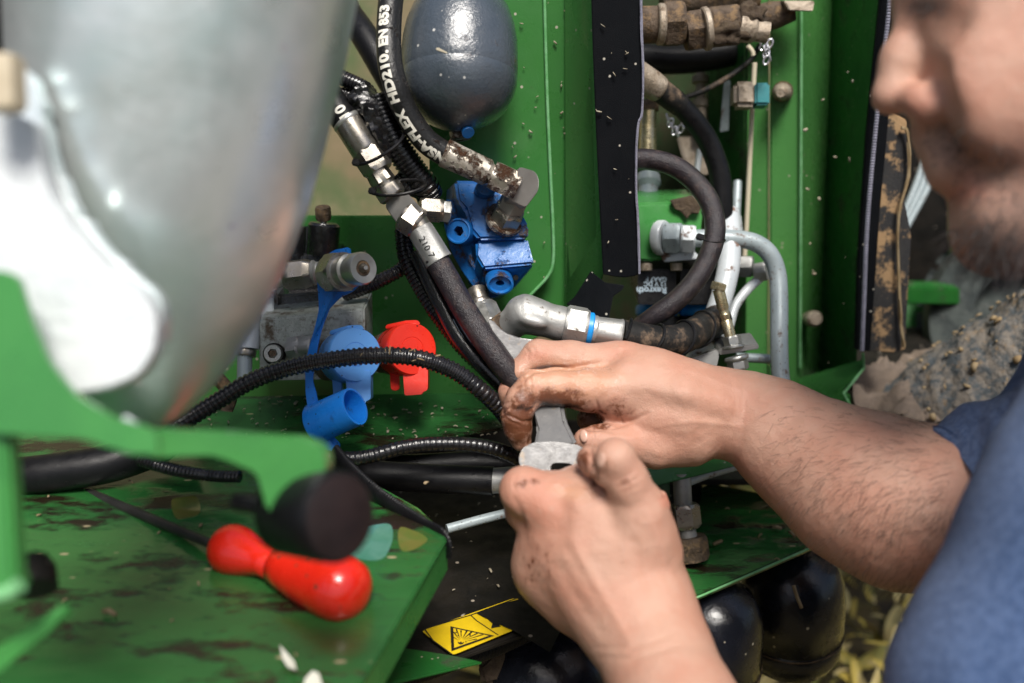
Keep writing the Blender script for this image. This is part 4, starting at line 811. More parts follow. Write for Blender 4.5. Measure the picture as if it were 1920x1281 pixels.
# ------------------------------------------------------------------ below the tray
LP = [(600, 858, .75), (680, 858, .76), (760, 838, .765), (830, 832, .77), (900, 836, .775), (955, 852, .78), (1000, 880, .79)]
conduit(LP, 14, 'glossy black corrugated hose lying along the rear edge of the tray', m='rubber_oily', pitch=.0045, amp=.06)
t = thing('large_hose', 'thick scuffed black hose with steel collar lying in the dark bay', 'hose', (820, 900, .80))
mk('hose_body', *tube([(620, 880, .83), (700, 890, .815), (800, 897, .81), (925, 902, .805)], 27, n=30), 'rubber', t)
mk('steel_collar', *tube([(921, 902, .805), (1000, 896, .80)], 24, n=30), 'zinc_cast', t)
mk('upper_hose', *tube([(640, 868, .85), (760, 874, .845), (900, 868, .84), (1000, 880, .84)], 22, n=24), 'rubber', None, label='second black hose behind the thick scuffed hose', cat='hose')
mk('long_rod', *tube([(838, 992, .80), (900, 975, .81), (960, 960, .82), (1060, 935, .84)], 9, n=16, sub=3), 'steel_paint', None, label='grey painted rod crossing the dark bay right of the tray corner', cat='rod')
t = thing('rubber_strap', 'ribbed dark blue-black rubber strap lying along the tray edge and over its corner', 'strap', (720, 930, .74))
C_ = path3([(628, 850, .752, 20), (655, 882, .735, 20), (700, 922, .715, 18), (750, 955, .70, 15), (800, 985, .685, 13), (828, 1000, .675, 12), (840, 1022, .672, 10), (840, 1045, .675, 9)], 8)
ps = [(960 + c[0] / -c[2] * F, 640.5 - c[1] / -c[2] * F, -c[2], c[3] / -c[2] * F) for c in C_]
mk('strap', *tube(ps, n=16, sub=2, flat=.45, rib=(.0022, .05)), 'rubber', t)
# sticker with the explosion triangle
SA, SB, SC_, SD = h(790, 1183, .5335), h(965, 1121, .5335), h(1040, 1150, .5335), h(848, 1229, .5335)
t = thing('warning_sticker', 'yellow warning sticker with a black explosion triangle, half smeared with black oil', 'sticker', h(860, 1190, .5335))
def stq(a, b, lift=.0):     # a along the top edge, b downwards, both 0..1
    p = W(SA) * (1 - a) * (1 - b) + W(SB) * a * (1 - b) + W(SD) * (1 - a) * b + W(SC_) * a * b
    return p - DOWN * lift
def flat(nm, pts, m, lift, par=t):
    V_ = [stq(a, b, lift) for a, b in pts]; return mk(nm, V_, [tuple(range(len(V_)))], m, par, smooth=180)
mk('sheet', [stq(a, b, .0) for a, b in rnd([(0, 0, 0), (1, 0, 0), (.93, 1, 0), (0, 1, 0)], .06, 3) and [(q_[0], q_[1]) for q_ in rnd([(0, 0, 0), (1, 0, 0), (1, 1, 0), (0, 1, 0)], .06, 3)]], [tuple(range(16))], 'yellow', t, smooth=180)
def line(pts, wd, nm='line', lift=.0004):
    for (a, b), (c, d_) in zip(pts[:-1], pts[1:]):
        u = np.array([(c - a) * 2.4, d_ - b]); u = u / (np.linalg.norm(u) + 1e-9); n_ = np.array([-u[1] / 2.4, u[0]]) * wd
        flat(nm, [(a + n_[0], b + n_[1]), (c + n_[0], d_ + n_[1]), (c - n_[0], d_ - n_[1]), (a - n_[0], b - n_[1])], 'ink', lift)
def px2st(x, y):     # photo px on the sticker plane to sheet coordinates
    p = W(h(x, y, .5335)); e1 = W(SB) - W(SA); e2 = W(SD) - W(SA); q_ = p - W(SA)
    a11, a12, a22 = e1.dot(e1), e1.dot(e2), e2.dot(e2); b1, b2 = q_.dot(e1), q_.dot(e2); de = a11 * a22 - a12 * a12
    return ((b1 * a22 - b2 * a12) / de, (b2 * a11 - b1 * a12) / de)
Z = lambda pts: [px2st(760 + x / 4.8, 1080 + y / 4.8) for x, y in pts]
SA2 = None
def stq(a, b, lift=.0): return W(SA) + (W(SB) - W(SA)) * a + (W(SD) - W(SA)) * b - DOWN * lift
line(Z([(1000, 205), (600, 352), (172, 480), (250, 585), (430, 715)]), .014, 'border')
line(Z([(590, 358), (640, 405), (835, 535)]), .012, 'divider')
flat('triangle', Z([(405, 458), (800, 542), (415, 682)]), 'ink', .0005)
flat('triangle_field', Z([(432, 478), (752, 546), (440, 656)]), 'yellow', .0008)
for a_, b_, c_, d_, w_ in [((492, 590), (432, 520), (440, 512), 0, 0), ((497, 585), (452, 490), (466, 488), 0, 0), ((503, 580), (494, 500), (508, 502), 0, 0), ((510, 582), (545, 505), (562, 508), 0, 0), ((515, 585), (588, 512), (606, 518), 0, 0), ((520, 588), (640, 525), (655, 530), 0, 0), ((525, 592), (690, 536), (705, 542), 0, 0), ((482, 592), (436, 568), (436, 560), 0, 0), ((535, 600), (640, 575), (646, 582), 0, 0)]:
    flat('ray', Z([a_, b_, c_]), 'ink', .0011)
for (cx_, cy_, rr) in ((456, 520, 7), (502, 508, 8), (582, 542, 8), (476, 548, 5), (504, 548, 5), (545, 604, 6)):
    flat('fragment', Z([(cx_ + rr * math.cos(k), cy_ + rr * math.sin(k)) for k in np.linspace(0, 6.28, 9)[:-1]]), 'ink', .0011)
flat('burst', Z([(470, 602), (490, 610), (500, 600), (512, 612), (530, 604), (520, 622), (498, 628), (478, 620)]), 'ink', .0011)
flat('second_triangle', Z([(790, 400), (860, 460), (772, 476)]), 'ink', .0005)
flat('oil_smear', Z([(640, 345), (720, 310), (860, 262), (985, 232), (1040, 215), (1500, 300), (1300, 700), (1000, 520), (950, 492), (900, 472), (860, 452), (800, 448), (770, 425), (745, 400), (700, 378)]), 'void', .0012)
t = thing('edge_trim', 'black corrugated edge trim running diagonally below the yellow sticker', 'edge trim', (900, 1230, .76))
mk('trim', *tube([(640, 1330, .70), (740, 1281, .72), (820, 1250, .745), (920, 1215, .77), (1000, 1180, .79), (1080, 1150, .81), (1200, 1105, .84)], 19, n=20, sub=6, rib=(.003, .06)), 'rubber', t)
# lower black accumulators
def lowtank(c, r, hgt, d, label, seam=True):
    t = thing("black_accumulator", label, "accumulator", (c[0], c[1], d)); x, y = c[:2]
    pr_ = [(0, 2), (.04, r * .45), (.12, r * .78), (.25, r * .95), (.38, r), (.655, r), (.66, r * .985), (.67, r * .985), (.675, r), (.8, r * .97), (.9, r * .82), (.97, r * .5), (1, 3)]
    shl = mk('shell', *lathe((x + 6, y - hgt / 2, d - .0), (x - 6, y + hgt / 2, d + .045), pr_, n=72), 'tank_black', t, smooth=60)
    mk('seam', *lathe((x + 6 - 12 * .655, y - hgt / 2 + hgt * .655, d + .029), (x + 6 - 12 * .67, y - hgt / 2 + hgt * .672, d + .03), cyl(r * 1.006, b=.3), n=72), 'dirtmetal', shl)
    return t
lowtank((1484, 1140, 0), 96, 225, .93, 'glossy black accumulator with a brown drip under the right shelf')
mk('paint_drip', *tube([(1488, 1098, .875), (1494, 1118, .874), (1503, 1140, .874)], 3.5, n=8), 'straw', None, label='dried brown drip down the glossy black accumulator', cat='drip')
lowtank((1330, 1205, 0), 98, 230, .86, 'black accumulator hidden partly by the lower forearm')
lowtank((1030, 1290, 0), 130, 250, .82, 'large black accumulator with bright reflections at the bottom edge')
mk('mud_patch', *prism([(930, 1215, .80), (960, 1205, .80), (955, 1240, .80), (940, 1281, .80), (905, 1290, .80), (895, 1250, .80)], .02, None, .004), 'muck', None, label='brown mud patch left of the large black accumulator', cat='mud')
t = thing('standing_fitting', 'steel hex fitting with a pipe standing on the lower green shelf', 'fitting', (1288, 980, .86))
mk('pipe', *lathe((1278, 888, .87), (1281, 950, .87), cyl(17)), 'zinc_cast', t)
mk('nut', *lathe((1282, 945, .87), (1287, 990, .87), hexp(29, e=.84, c=.12)), 'zinc', t)
mk('neck', *lathe((1287, 988, .87), (1291, 1010, .87), cyl(17)), 'zinc_cast', t)
mk('base_nut', *lathe((1291, 1006, .87), (1298, 1050, .87), hexp(34, e=.9)), 'dirtmetal', t)
mk('side_pipe', *tube([(1286, 905, .88), (1330, 888, .89), (1400, 868, .90)], 9, n=16), 'steel_white', None, label='light grey pipe leaving the standing fitting to the right', cat='pipe')
# debris-caked roller and burlap at the right
t = thing('crusted_roller', 'thick roller crusted with wet chaff lying at the right under the man', 'roller', (1850, 700, 1.05))
a0, b0 = W((1640, 900, 1.12)), W((2300, 500, .95)); tt = b0 - a0; a, b = frame(tt); V_ = []; F_ = []; nn, mm = 80, 110
for i in range(mm):
    for k in range(nn):
        th = 2 * math.pi * k / nn; c = a0 + tt * i / (mm - 1); dr_ = (a * math.cos(th) + b * math.sin(th)); p = c + dr_ * .085
        V_.append(p + dr_ * (.006 * noise.noise(p * 45) + .003 * noise.noise(p * 130) + .0025 * noise.noise(p * 300)))
F_ = [(i * nn + k, i * nn + (k + 1) % nn, (i + 1) * nn + (k + 1) % nn, (i + 1) * nn + k) for i in range(mm - 1) for k in range(nn)] + [tuple(range(nn)), tuple(range((mm - 1) * nn, mm * nn))]
mk('drum', V_, F_, 'crust', t, smooth=180)
def pl(rg):
    i, th = rg.random(), rg.uniform(0, 6.28); d_ = a * math.cos(th) + b * math.sin(th); return a0 + tt * i + d_ * .088, d_
mk('chaff', *chips(500, pl, (.002, .007), .6, 5), 'straw', t, kind='stuff', smooth=180)
t = thing('burlap_sheet', 'crumpled grey-brown burlap lying over the lower green bracket', 'sacking', (1650, 740, 1.05))
V_ = []; gw, gh = 40, 24
for j in range(gh):
    for i in range(gw):
        x, y = 1560 + i * 7 , 690 + j * 5.5; p = h(x + j * 4, y - i * 1.3, .60 - j * .001); q_ = W(p); V_.append(q_ - DOWN * (.03 * noise.noise(Vector((i * .15, j * .3, 1))) + .012 * noise.noise(Vector((i * .5, j * .6, 7)))))
mk('cloth', V_, [(j * gw + i, j * gw + i + 1, (j + 1) * gw + i + 1, (j + 1) * gw + i) for j in range(gh - 1) for i in range(gw - 1)], 'burlap', t, smooth=180)
t = thing('tyre', 'dusty dark tyre wall standing behind the crusted roller', 'tyre', (1860, 600, 1.25))
mk('wall', *lathe((1960, 600, 1.40), (1925, 600, 1.22), [(0, 150), (.1, 178), (.5, 186), (.9, 178), (1, 160), (1, 90), (.9, 85), (.9, 2)], n=64), 'tyre', t)
for k in range(28):
    a_ = k / 28 * 2 * math.pi; c = W((1945, 600, 1.31)); ax_ = (W((1925, 600, 1.22)) - W((1960, 600, 1.40))).normalized(); e1, e2 = frame(ax_); r_ = e1 * math.cos(a_) + e2 * math.sin(a_)
    p = c + r_ * .128; mk('tread_lug', *box((960 + p.x / -p.z * F, 640.5 - p.y / -p.z * F, -p.z), ax_, r_, ax_.cross(r_), .13, .014, .016, .002), 'tyre', t)
t = thing('hose_bundle', 'three pale green-grey hoses running side by side behind the chin', 'hose bundle', (1730, 370, 1.15))
for k in range(3): mk('hose', *tube([(1775 - k * 14, 260, 1.15), (1740 - k * 12, 350, 1.15), (1700 - k * 8, 425, 1.15)], 6.5, n=14), 'steel_paint', t)
# ------------------------------------------------------------------ foreground, left
t = thing('galvanised_tank', 'huge galvanised metal tank with a rounded lower end in the left foreground', 'tank', (300, 400, .46))
pr = [(-.2, 322), (0, 312), (.27, 300), (.42, 283), (.55, 266), (.66, 236), (.76, 204), (.84, 168), (.9, 130), (.95, 88), (.98, 52), (1, 4)]
V_, F_ = lathe((378, -260, .50), (258, 812, .55), pr, n=128, asp=1.0)
V_ = [p + (p - W((320, 300, .52))).normalized() * .0016 * noise.noise(p * 22) for p in V_]
mk('shell', V_, F_, 'galv', t, smooth=180)
t = thing('white_bracket', 'thick curved white metal bracket in front of the galvanised tank', 'bracket', (150, 500, .42))
wb = rnd([(-80, 215, .42), (20, 212, .42), (60, 225, .42), (70, 300, .42), (92, 370, .42), (140, 440, .42), (205, 508, .42), (270, 555, .42), (293, 600, .42), (288, 660, .42), (258, 705, .42), (200, 730, .42), (140, 738, .42), (60, 700, .42), (-100, 640, .42)], 16, 3)
mk('plate', *prism(wb, .012, None, .003), 'alu_white', t)
rp_ = [(30, 120), (62, 150), (84, 225), (100, 300), (138, 385), (192, 452), (252, 512), (300, 572), (302, 640), (240, 600), (150, 520), (60, 420), (30, 250)]
rj = random.Random(2); C_ = crom([(x, y, 0, 0) for x, y in rp_] + [(30, 120, 0, 0)], 5)
mk('rim', *prism([(c[0] + rj.uniform(-6, 6), c[1] + rj.uniform(-6, 6), .434) for c in C_[:-1]], .010, None, .003), 'galv', t)
t2 = thing('reflection_blocker', 'unseen black panel added beyond the left edge to darken the reflection in the tank', 'screen', (-300, 600, .60))
mk('blocker_panel', *box((-1150, 420, .62), CMI.to_3x3() @ Vector((1, 0, 0)), BACK, DOWN, .01, .8, 1.3, .002), 'mesh', t2)  # added out of view so the galvanised tank reflects dark on its left
t = thing('hex_cap', 'cream-coloured hexagonal cap above the white bracket', 'cap', (10, 160, .40))
mk('cap', *lathe((8, 208, .40), (4, 108, .40), hexp(40, c=.1)), 'cream', t)
t = thing('mesh_screen', 'black fine-mesh screen in the top left corner', 'screen', (20, 60, .80))
mk('screen', *prism([v(-500, -400, .80), v(90, -400, .80), v(90, 150, .80), v(-500, 200, .80)], .004, BACK, .001), 'mesh', t)
mk('round_pipe', *tube([(-100, 905, .74), (40, 893, .73), (130, 882, .73), (210, 868, .735), (290, 838, .75), (340, 800, .77)], 36, n=30), 'rubber', None, label='large black oily hose lying at the back of the tray on the left', cat='hose')
conduit([(260, 862, .73), (330, 882, .72), (400, 892, .715), (450, 894, .71)], 12, 'wet black corrugated hose end lying on the tray behind the bumper arm', m='rubber_oily', pitch=.003)
t = thing('bumper_bracket', 'blurred green bracket arm holding a round black rubber bumper in the foreground', 'bracket', (300, 800, .42))
gp = rnd([(-260, 500, .395), (10, 508, .395), (34, 520, .395), (58, 600, .395), (92, 680, .395), (142, 742, .395), (215, 785, .395), (290, 806, .395), (300, 852, .395), (245, 852, .395), (150, 822, .395), (-260, 800, .395)], 14, 3)
mk('side_plate', *prism(gp, .004, None, .0015), 'green_near', t)
mk('arm', *prism(rnd([(275, 804, .43), (430, 812, .44), (565, 820, .455), (604, 838, .455), (612, 872, .455), (590, 930, .455), (548, 1000, .455), (505, 1000, .455), (492, 930, .455), (478, 886, .445), (400, 855, .44), (275, 860, .43)], 14, 3), .010, Vector((.2, 0, -1)), .003), 'green_near', t)
mk('weld', *tube([(232, 790, .415), (262, 812, .412), (282, 842, .412)], 11, n=12, wob=.6), 'steel_white', t)
mk('rubber_bumper', *lathe((536, 958, .478), (638, 970, .452), [(0, 74), (.08, 82), (.75, 85), (.96, 84), (1, 80)], n=72), 'knob', t, smooth=40)
mk('bumper_face', *lathe((636, 970, .4525), (641, 970.5, .4513), [(0, 78), (.6, 79), (1, 72)], n=72), 'knob_face', t)
mk('bolt_end', *lathe((440, 940, .48), (515, 952, .475), cyl(18)), 'black_plastic', t)
t = thing('green_post', 'blurred green upright post with a diagonal foot at the left edge', 'post', (10, 900, .40))
mk('upright', *prism([(-60, 560, .40), (2, 560, .40), (12, 800, .40), (28, 1090, .40), (40, 1110, .40), (-60, 1130, .40)], .012, None, .002), 'green_near', t)
mk('foot_bead', *tube([(-30, 1120, .40), (15, 1112, .40), (38, 1096, .40)], 16, n=14), 'green_edge_lit', t)
mk('diagonal_bar', *prism([(-60, 1235, .42), (0, 1212, .42), (118, 1132, .43), (132, 1148, .43), (100, 1182, .43), (0, 1258, .42), (-60, 1300, .42)], .008, None, .002), 'green_near', t)
mk('dirt_pad', *lathe((62, 1105, .48), (62, 1040, .49), [(0, 44), (.6, 40), (.9, 28), (1, 10)]), 'void', None, label='dark rubber foot pad behind the green post', cat='foot pad')
# ------------------------------------------------------------------ screwdriver on the tray
t = thing('screwdriver', 'old red-handled screwdriver lying on the oily green tray', 'screwdriver', h(500, 1050, TRAY + .02))
HD = [h(398, 1035, TRAY + .014), h(690, 1135, TRAY + .016)]
HA, HB = (410, 1022, .645), (678, 1118, .585)
prof = [(0, 14), (.01, 32), (.04, 44), (.09, 50), (.15, 49), (.21, 43), (.28, 34), (.34, 29), (.40, 30), (.405, 28), (.42, 28), (.425, 34), (.5, 41), (.6, 49), (.7, 55), (.8, 59.5), (.88, 60), (.94, 54), (.98, 40), (1, 20)]
mk('handle', *lathe(HA, HB, prof, n=64), 'red_handle', t, smooth=60)
mk('shaft', *tube([(165, 925, .735, 10.5), (280, 972, .69, 10), (402, 1022, .645, 9)], None, n=16), 'shaft', t)
mk('tip', *prism([(150, 914, .742), (176, 920, .738), (178, 936, .734), (158, 934, .738)], .002, DOWN, .0004), 'shaft', t)
# wet smears and litter on the tray
def smear(pts, m, label, z=TRAY):
    return mk('oil_smear', *prism([h(x, y, z + .0005) for x, y in rnd([(a_, b_, 0) for a_, b_ in pts], 14, 3) and [(q_[0], q_[1]) for q_ in rnd([(a_, b_, 0) for a_, b_ in pts], 14, 3)]], .0004, DOWN, 0), m, None, label=label, cat='smear')
smear([(668, 996), (700, 984), (735, 980), (738, 1010), (722, 1048), (690, 1052), (650, 1040)], 'teal_smear', 'bluish wet smear on the tray right of the bumper')
smear([(748, 985), (790, 1000), (805, 1012), (780, 1030), (752, 1036), (745, 1010)], 'oil_smear', 'amber oil smear near the tray corner')
smear([(320, 935), (372, 928), (378, 965), (330, 975), (322, 955)], 'oil_smear', 'yellowish oil patch behind the screwdriver shaft')
for pts_, lb in (([(524, 1208), (536, 1222), (552, 1240), (556, 1256), (540, 1250), (530, 1236)], 'small white piece painted in as a wet reflection on the tray near the bottom edge'), ([(572, 1272), (586, 1258), (598, 1262), (606, 1290), (566, 1296)], 'larger white piece painted in as a wet reflection on the tray at the very bottom edge')):
    mk('painted_glint', *prism([h(x, y, TRAY + .004 + .003 * (i % 2)) for i, (x, y) in enumerate(pts_)], .0008, DOWN, .0002), 'white_glint', None, label=lb, cat='glint')  # thin white pieces standing in for wet reflections
def on_tray(x0, x1, y0, y1, z=TRAY, up=.001):
    def f(rg):
        return W(h(rg.uniform(x0, x1), rg.uniform(y0, y1), z)) - DOWN * up, -DOWN
    return f
mk('tray_litter', *chips(26, on_tray(20, 800, 880, 1270), (.002, .007), .3, 11), 'straw', None, kind='stuff', smooth=180, label='straw bits and husk crumbs scattered on the green tray', cat='straw bits')
mk('rear_tray_litter', *chips(120, on_tray(380, 950, 745, 835), (.0015, .004), .35, 12), 'straw_pale', None, kind='stuff', smooth=180, label='fine crumbs on the wet rear part of the tray', cat='crumbs')
mk('bay_litter', *chips(60, on_tray(640, 1200, 930, 1180, .532), (.0015, .004), .3, 13), 'straw_pale', None, kind='stuff', smooth=180, label='pale specks on the dark oily bay floor', cat='specks')
mk('shelf_litter', *chips(16, on_tray(1320, 1560, 930, 1060, .522), (.003, .010), .25, 14), 'straw', None, kind='stuff', smooth=180, label='straw bits on the lower right green shelf', cat='straw bits')
def on_v(x0, x1, y0, y1, Y):
    def f(rg): return W(v(rg.uniform(x0, x1), rg.uniform(y0, y1), Y)) - BACK * .0008, -BACK
    return f
mk('plate_litter', *chips(15, on_v(960, 1030, 0, 520, .869), (.0015, .004), .3, 15), 'straw_pale', None, kind='stuff', smooth=180, label='chaff specks stuck on the green mounting plate', cat='specks')
mk('side_litter', *chips(14, on_v(1040, 1095, 0, 520, .884), (.0015, .0035), .4, 16), 'straw_pale', None, kind='stuff', smooth=180, label='chaff specks stuck on the narrow green side panel', cat='specks')
mk('strip_litter', *chips(13, on_v(1118, 1190, 0, 510, .814), (.0015, .005), .22, 17), 'straw_pale', None, kind='stuff', smooth=180, label='chaff specks stuck on the black rubber strip', cat='specks')
mk('post_litter', *chips(16, on_v(1500, 1600, 0, 690, .975), (.0015, .004), .5, 18), 'straw_pale', None, kind='stuff', smooth=180, label='chaff crumbs stuck on the right green post', cat='specks')
mk('conduit_litter', *chips(9, lambda rg: (W((rg.uniform(640, 860), rg.uniform(655, 680), .737)), Vector((0, .3, 1))), (.002, .006), .15, 19), 'straw', None, kind='stuff', smooth=180, label='few straw bits lying on the arching conduit', cat='straw bits')
# ------------------------------------------------------------------ the man
pe = thing('person', 'bearded man in a blue shirt leaning in from the right, both hands on the wrench', 'person', (1950, 900, .62))
hand_far = [  # upper hand: wrist, back, fingers
 ('s', [(2150, 640, .62, 150), (2000, 850, .66, 128), (1880, 925, .67, 128), (1770, 955, .68, 134), (1690, 948, .70, 146), (1600, 908, .725, 133), (1500, 845, .755, 101), (1440, 800, .77, 82), (1390, 774, .78, 71)], .02),
 ('s', [(1390, 774, .78, 71), (1330, 772, .778, 80), (1270, 768, .772, 93)], .012),
 ('s', [(1270, 740, .772, 66), (1215, 718, .773, 62), (1175, 700, .776, 54)], .012),
 ('s', [(1260, 800, .772, 66), (1215, 780, .768, 62)], .012),
 # middle finger
 ('s', [(1175, 695, .78, 50), (1135, 688, .778, 42), (1070, 676, .774, 35), (1012, 668, .770, 31)], .006),
 ('s', [(1008, 668, .769, 30), (975, 700, .767, 25), (958, 735, .769, 22), (958, 768, .775, 20)], .004),
 # index finger
 ('s', [(1215, 745, .765, 58), (1160, 738, .757, 47), (1100, 730, .750, 40), (1045, 726, .745, 36), (1005, 726, .742, 34)], .005),
 ('s', [(1000, 727, .742, 33), (978, 752, .741, 30), (968, 780, .742, 28)], .004),
 ('s', [(968, 780, .742, 28), (971, 803, .745, 25), (977, 826, .749, 20)], .004),
 # ring finger curled below
 ('s', [(1190, 770, .785, 44), (1150, 782, .786, 34), (1105, 786, .787, 24)], .005),
 ('s', [(1168, 762, .765, 36), (1145, 770, .763, 30)], .005),
 # thumb
 ('s', [(1290, 820, .765, 56), (1230, 838, .757, 38), (1170, 832, .750, 30), (1125, 826, .747, 28), (1098, 826, .745, 23)], .007),
 # creases
 ('-', [(1122, 762, .747, 5), (1125, 795, .747, 5)], .004),
 ('-', [(955, 800, .722, 2), (990, 803, .722, 3)], .002),
 ('-', [(955, 712, .742, 3), (980, 697, .740, 4), (1010, 693, .742, 4), (1080, 690, .748, 4), (1150, 703, .752, 2)], .003),
 ('-', [(985, 752, .712, 2), (1003, 762, .712, 2)], .002),
 ('-', [(1000, 700, .706, 1.2), (993, 740, .708, 1.2)], .0015), ('-', [(1010, 698, .708, 1.2), (1004, 745, .710, 1.2)], .0015), ('-', [(950, 776, .717, 1.5), (985, 782, .713, 1.5)], .0015),
 ('-', [(1110, 803, .742, 4), (1210, 806, .735, 4)], .006),
 # tendons
 ('s', [(1175, 700, .752, 22), (1280, 735, .742, 14), (1360, 760, .747, 8)], .012),
 ('e', (1158, 660, .775), (24, 16, 22), .008, 10),
]
hand_near = [
 ('s', [(1960, 1560, .52, 190), (1480, 1760, .52, 165), (1350, 1500, .55, 132), (1290, 1370, .575, 108), (1252, 1290, .60, 95)], .02),
 ('s', [(1256, 1290, .60, 100), (1225, 1215, .625, 98), (1180, 1130, .65, 112), (1140, 1050, .665, 122)], .015),
 ('s', [(1120, 1030, .665, 125), (1110, 985, .668, 118)], .015),
 ('s', [(1060, 1000, .675, 88), (1040, 1060, .68, 72), (1085, 1120, .675, 68)], .015),
 # index and the knuckle at the left
 ('s', [(1170, 1000, .655, 72), (1100, 975, .655, 60), (1035, 942, .657, 52), (985, 922, .66, 43)], .008),
 ('s', [(980, 918, .66, 42), (985, 955, .675, 36), (1010, 980, .695, 28)], .006),
 # middle finger behind, gripping under the jaw
 ('s', [(1100, 960, .70, 44), (1060, 925, .712, 30), (1075, 900, .715, 22)], .006),
 ('s', [(1020, 1040, .695, 50), (1005, 1075, .70, 42)], .008),
 # thumb
 ('s', [(1212, 1035, .645, 68), (1202, 955, .63, 47), (1175, 900, .622, 39), (1154, 860, .617, 38)], .005),
 ('s', [(1153, 861, .618, 37), (1140, 882, .622, 30), (1106, 862, .645, 26)], .003),
 ('s', [(1238, 932, .662, 13), (1243, 950, .662, 14)], .006),
 ('s', [(1112, 962, .646, 46), (1185, 1005, .638, 62)], .016),
 ('-', [(1116, 836, .618, 3), (1110, 890, .625, 4)], .002),
 ('-', [(1138, 848, .588, 2), (1122, 905, .595, 2)], .002),
 ('-', [(1150, 905, .590, 1.5), (1195, 892, .592, 1.5)], .002), ('-', [(1152, 914, .592, 1.5), (1200, 903, .592, 1.5)], .002),
 ('-', [(972, 898, .634, 1.5), (985, 945, .636, 1.5)], .002), ('-', [(958, 905, .640, 1.5), (968, 950, .642, 1.5)], .002),

]
head = [
 ('e', (2090, -110, .57), (400, 340, 300), .02, 20),
 ('e', (1960, 90, .55), (230, 330, 210), .03, 12),
 ('s', [(1745, -20, .56, 55), (1790, -60, .55, 90)], .02),                  # brow
 ('s', [(1716, 20, .562, 26), (1688, 110, .560, 31), (1670, 180, .56, 36)], .010),   # nose ridge and tip
 ('s', [(1722, 188, .545, 33), (1735, 205, .54, 26)], .008),              # nostril wing
 ('s', [(1760, 250, .555, 50), (1800, 300, .55, 70)], .012),              # upper lip
 ('s', [(1792, 330, .555, 26), (1820, 335, .545, 24)], .006),
 ('s', [(1812, 372, .556, 24), (1835, 375, .548, 22)], .006),
 ('s', [(1848, 440, .555, 52), (1900, 412, .54, 84)], .016),              # chin
 ('s', [(1900, 430, .545, 90), (2060, 340, .51, 80), (2150, 200, .5, 80)], .02),     # jaw
 ('e', (1880, 160, .515), (110, 130, 60), .02, 0),                         # cheek
 ('-', [(1740, 40, .525, 22), (1775, 42, .515, 22)], .012),                # eye socket
 ('-', [(1682, 218, .545, 9), (1700, 216, .54, 8)], .003),                 # nostril
 ('-', [(1762, 150, .520, 6), (1780, 225, .513, 6)], .014),
 ('s', [(2120, 400, .57, 170), (2250, 700, .58, 200)], .03),               # neck
]
def smooth_mesh(V, Fq, it=2):
    n = len(V); e = np.concatenate([Fq[:, [0, 1]], Fq[:, [1, 2]], Fq[:, [2, 3]], Fq[:, [3, 0]]]); e = np.concatenate([e, e[:, ::-1]])
    deg = np.bincount(e[:, 0], minlength=n)[:, None]
    for _ in range(it):
        s = np.zeros_like(V)
        for k in range(3): s[:, k] = np.bincount(e[:, 0], V[e[:, 1], k], minlength=n)
        V = V * .5 + .5 * s / np.maximum(deg, 1)
    return V
Vs = []; Fs_ = []; off = 0
def normals(V, Fq):
    a, b, c, d = (V[Fq[:, i]] for i in range(4)); n = np.cross(c - a, d - b); out = np.zeros_like(V)
    for k in range(3):
        for i in range(4): out[:, k] += np.bincount(Fq[:, i], n[:, k], minlength=len(V))
    out /= np.linalg.norm(out, axis=1)[:, None] + 1e-12
    if (out * (V - V.mean(0))).sum() < 0: out = -out
    return out
def sculpt(V, Fq, strokes):
    '''creases and ridges: (polyline px, half width px, height mm), pushed along the surface normal on the side seen'''
    n = normals(V, Fq); x, y = rays(V); amt = np.zeros(len(V))
    front = np.clip(-(n * V).sum(1) / np.linalg.norm(V, axis=1) * 2.5 + .2, 0, 1)
    for pl_, wd, hh in strokes:
        dmin = np.full(len(V), 1e9); tt_ = np.zeros(len(V)); m = len(pl_) - 1
        for i in range(m):
            ax_, ay_ = pl_[i]; bx_, by_ = pl_[i + 1]; dx, dy = bx_ - ax_, by_ - ay_; L2 = dx * dx + dy * dy
            t = np.clip(((x - ax_) * dx + (y - ay_) * dy) / L2, 0, 1); d = np.hypot(x - ax_ - t * dx, y - ay_ - t * dy)
            tt_ = np.where(d < dmin, (i + t) / m, tt_); dmin = np.minimum(d, dmin)
        amt += hh * .001 * np.exp(-(dmin / wd) ** 2) * np.sqrt(np.clip(4 * tt_ * (1 - tt_) + .15, 0, 1))
    return V + n * (amt * front)[:, None]
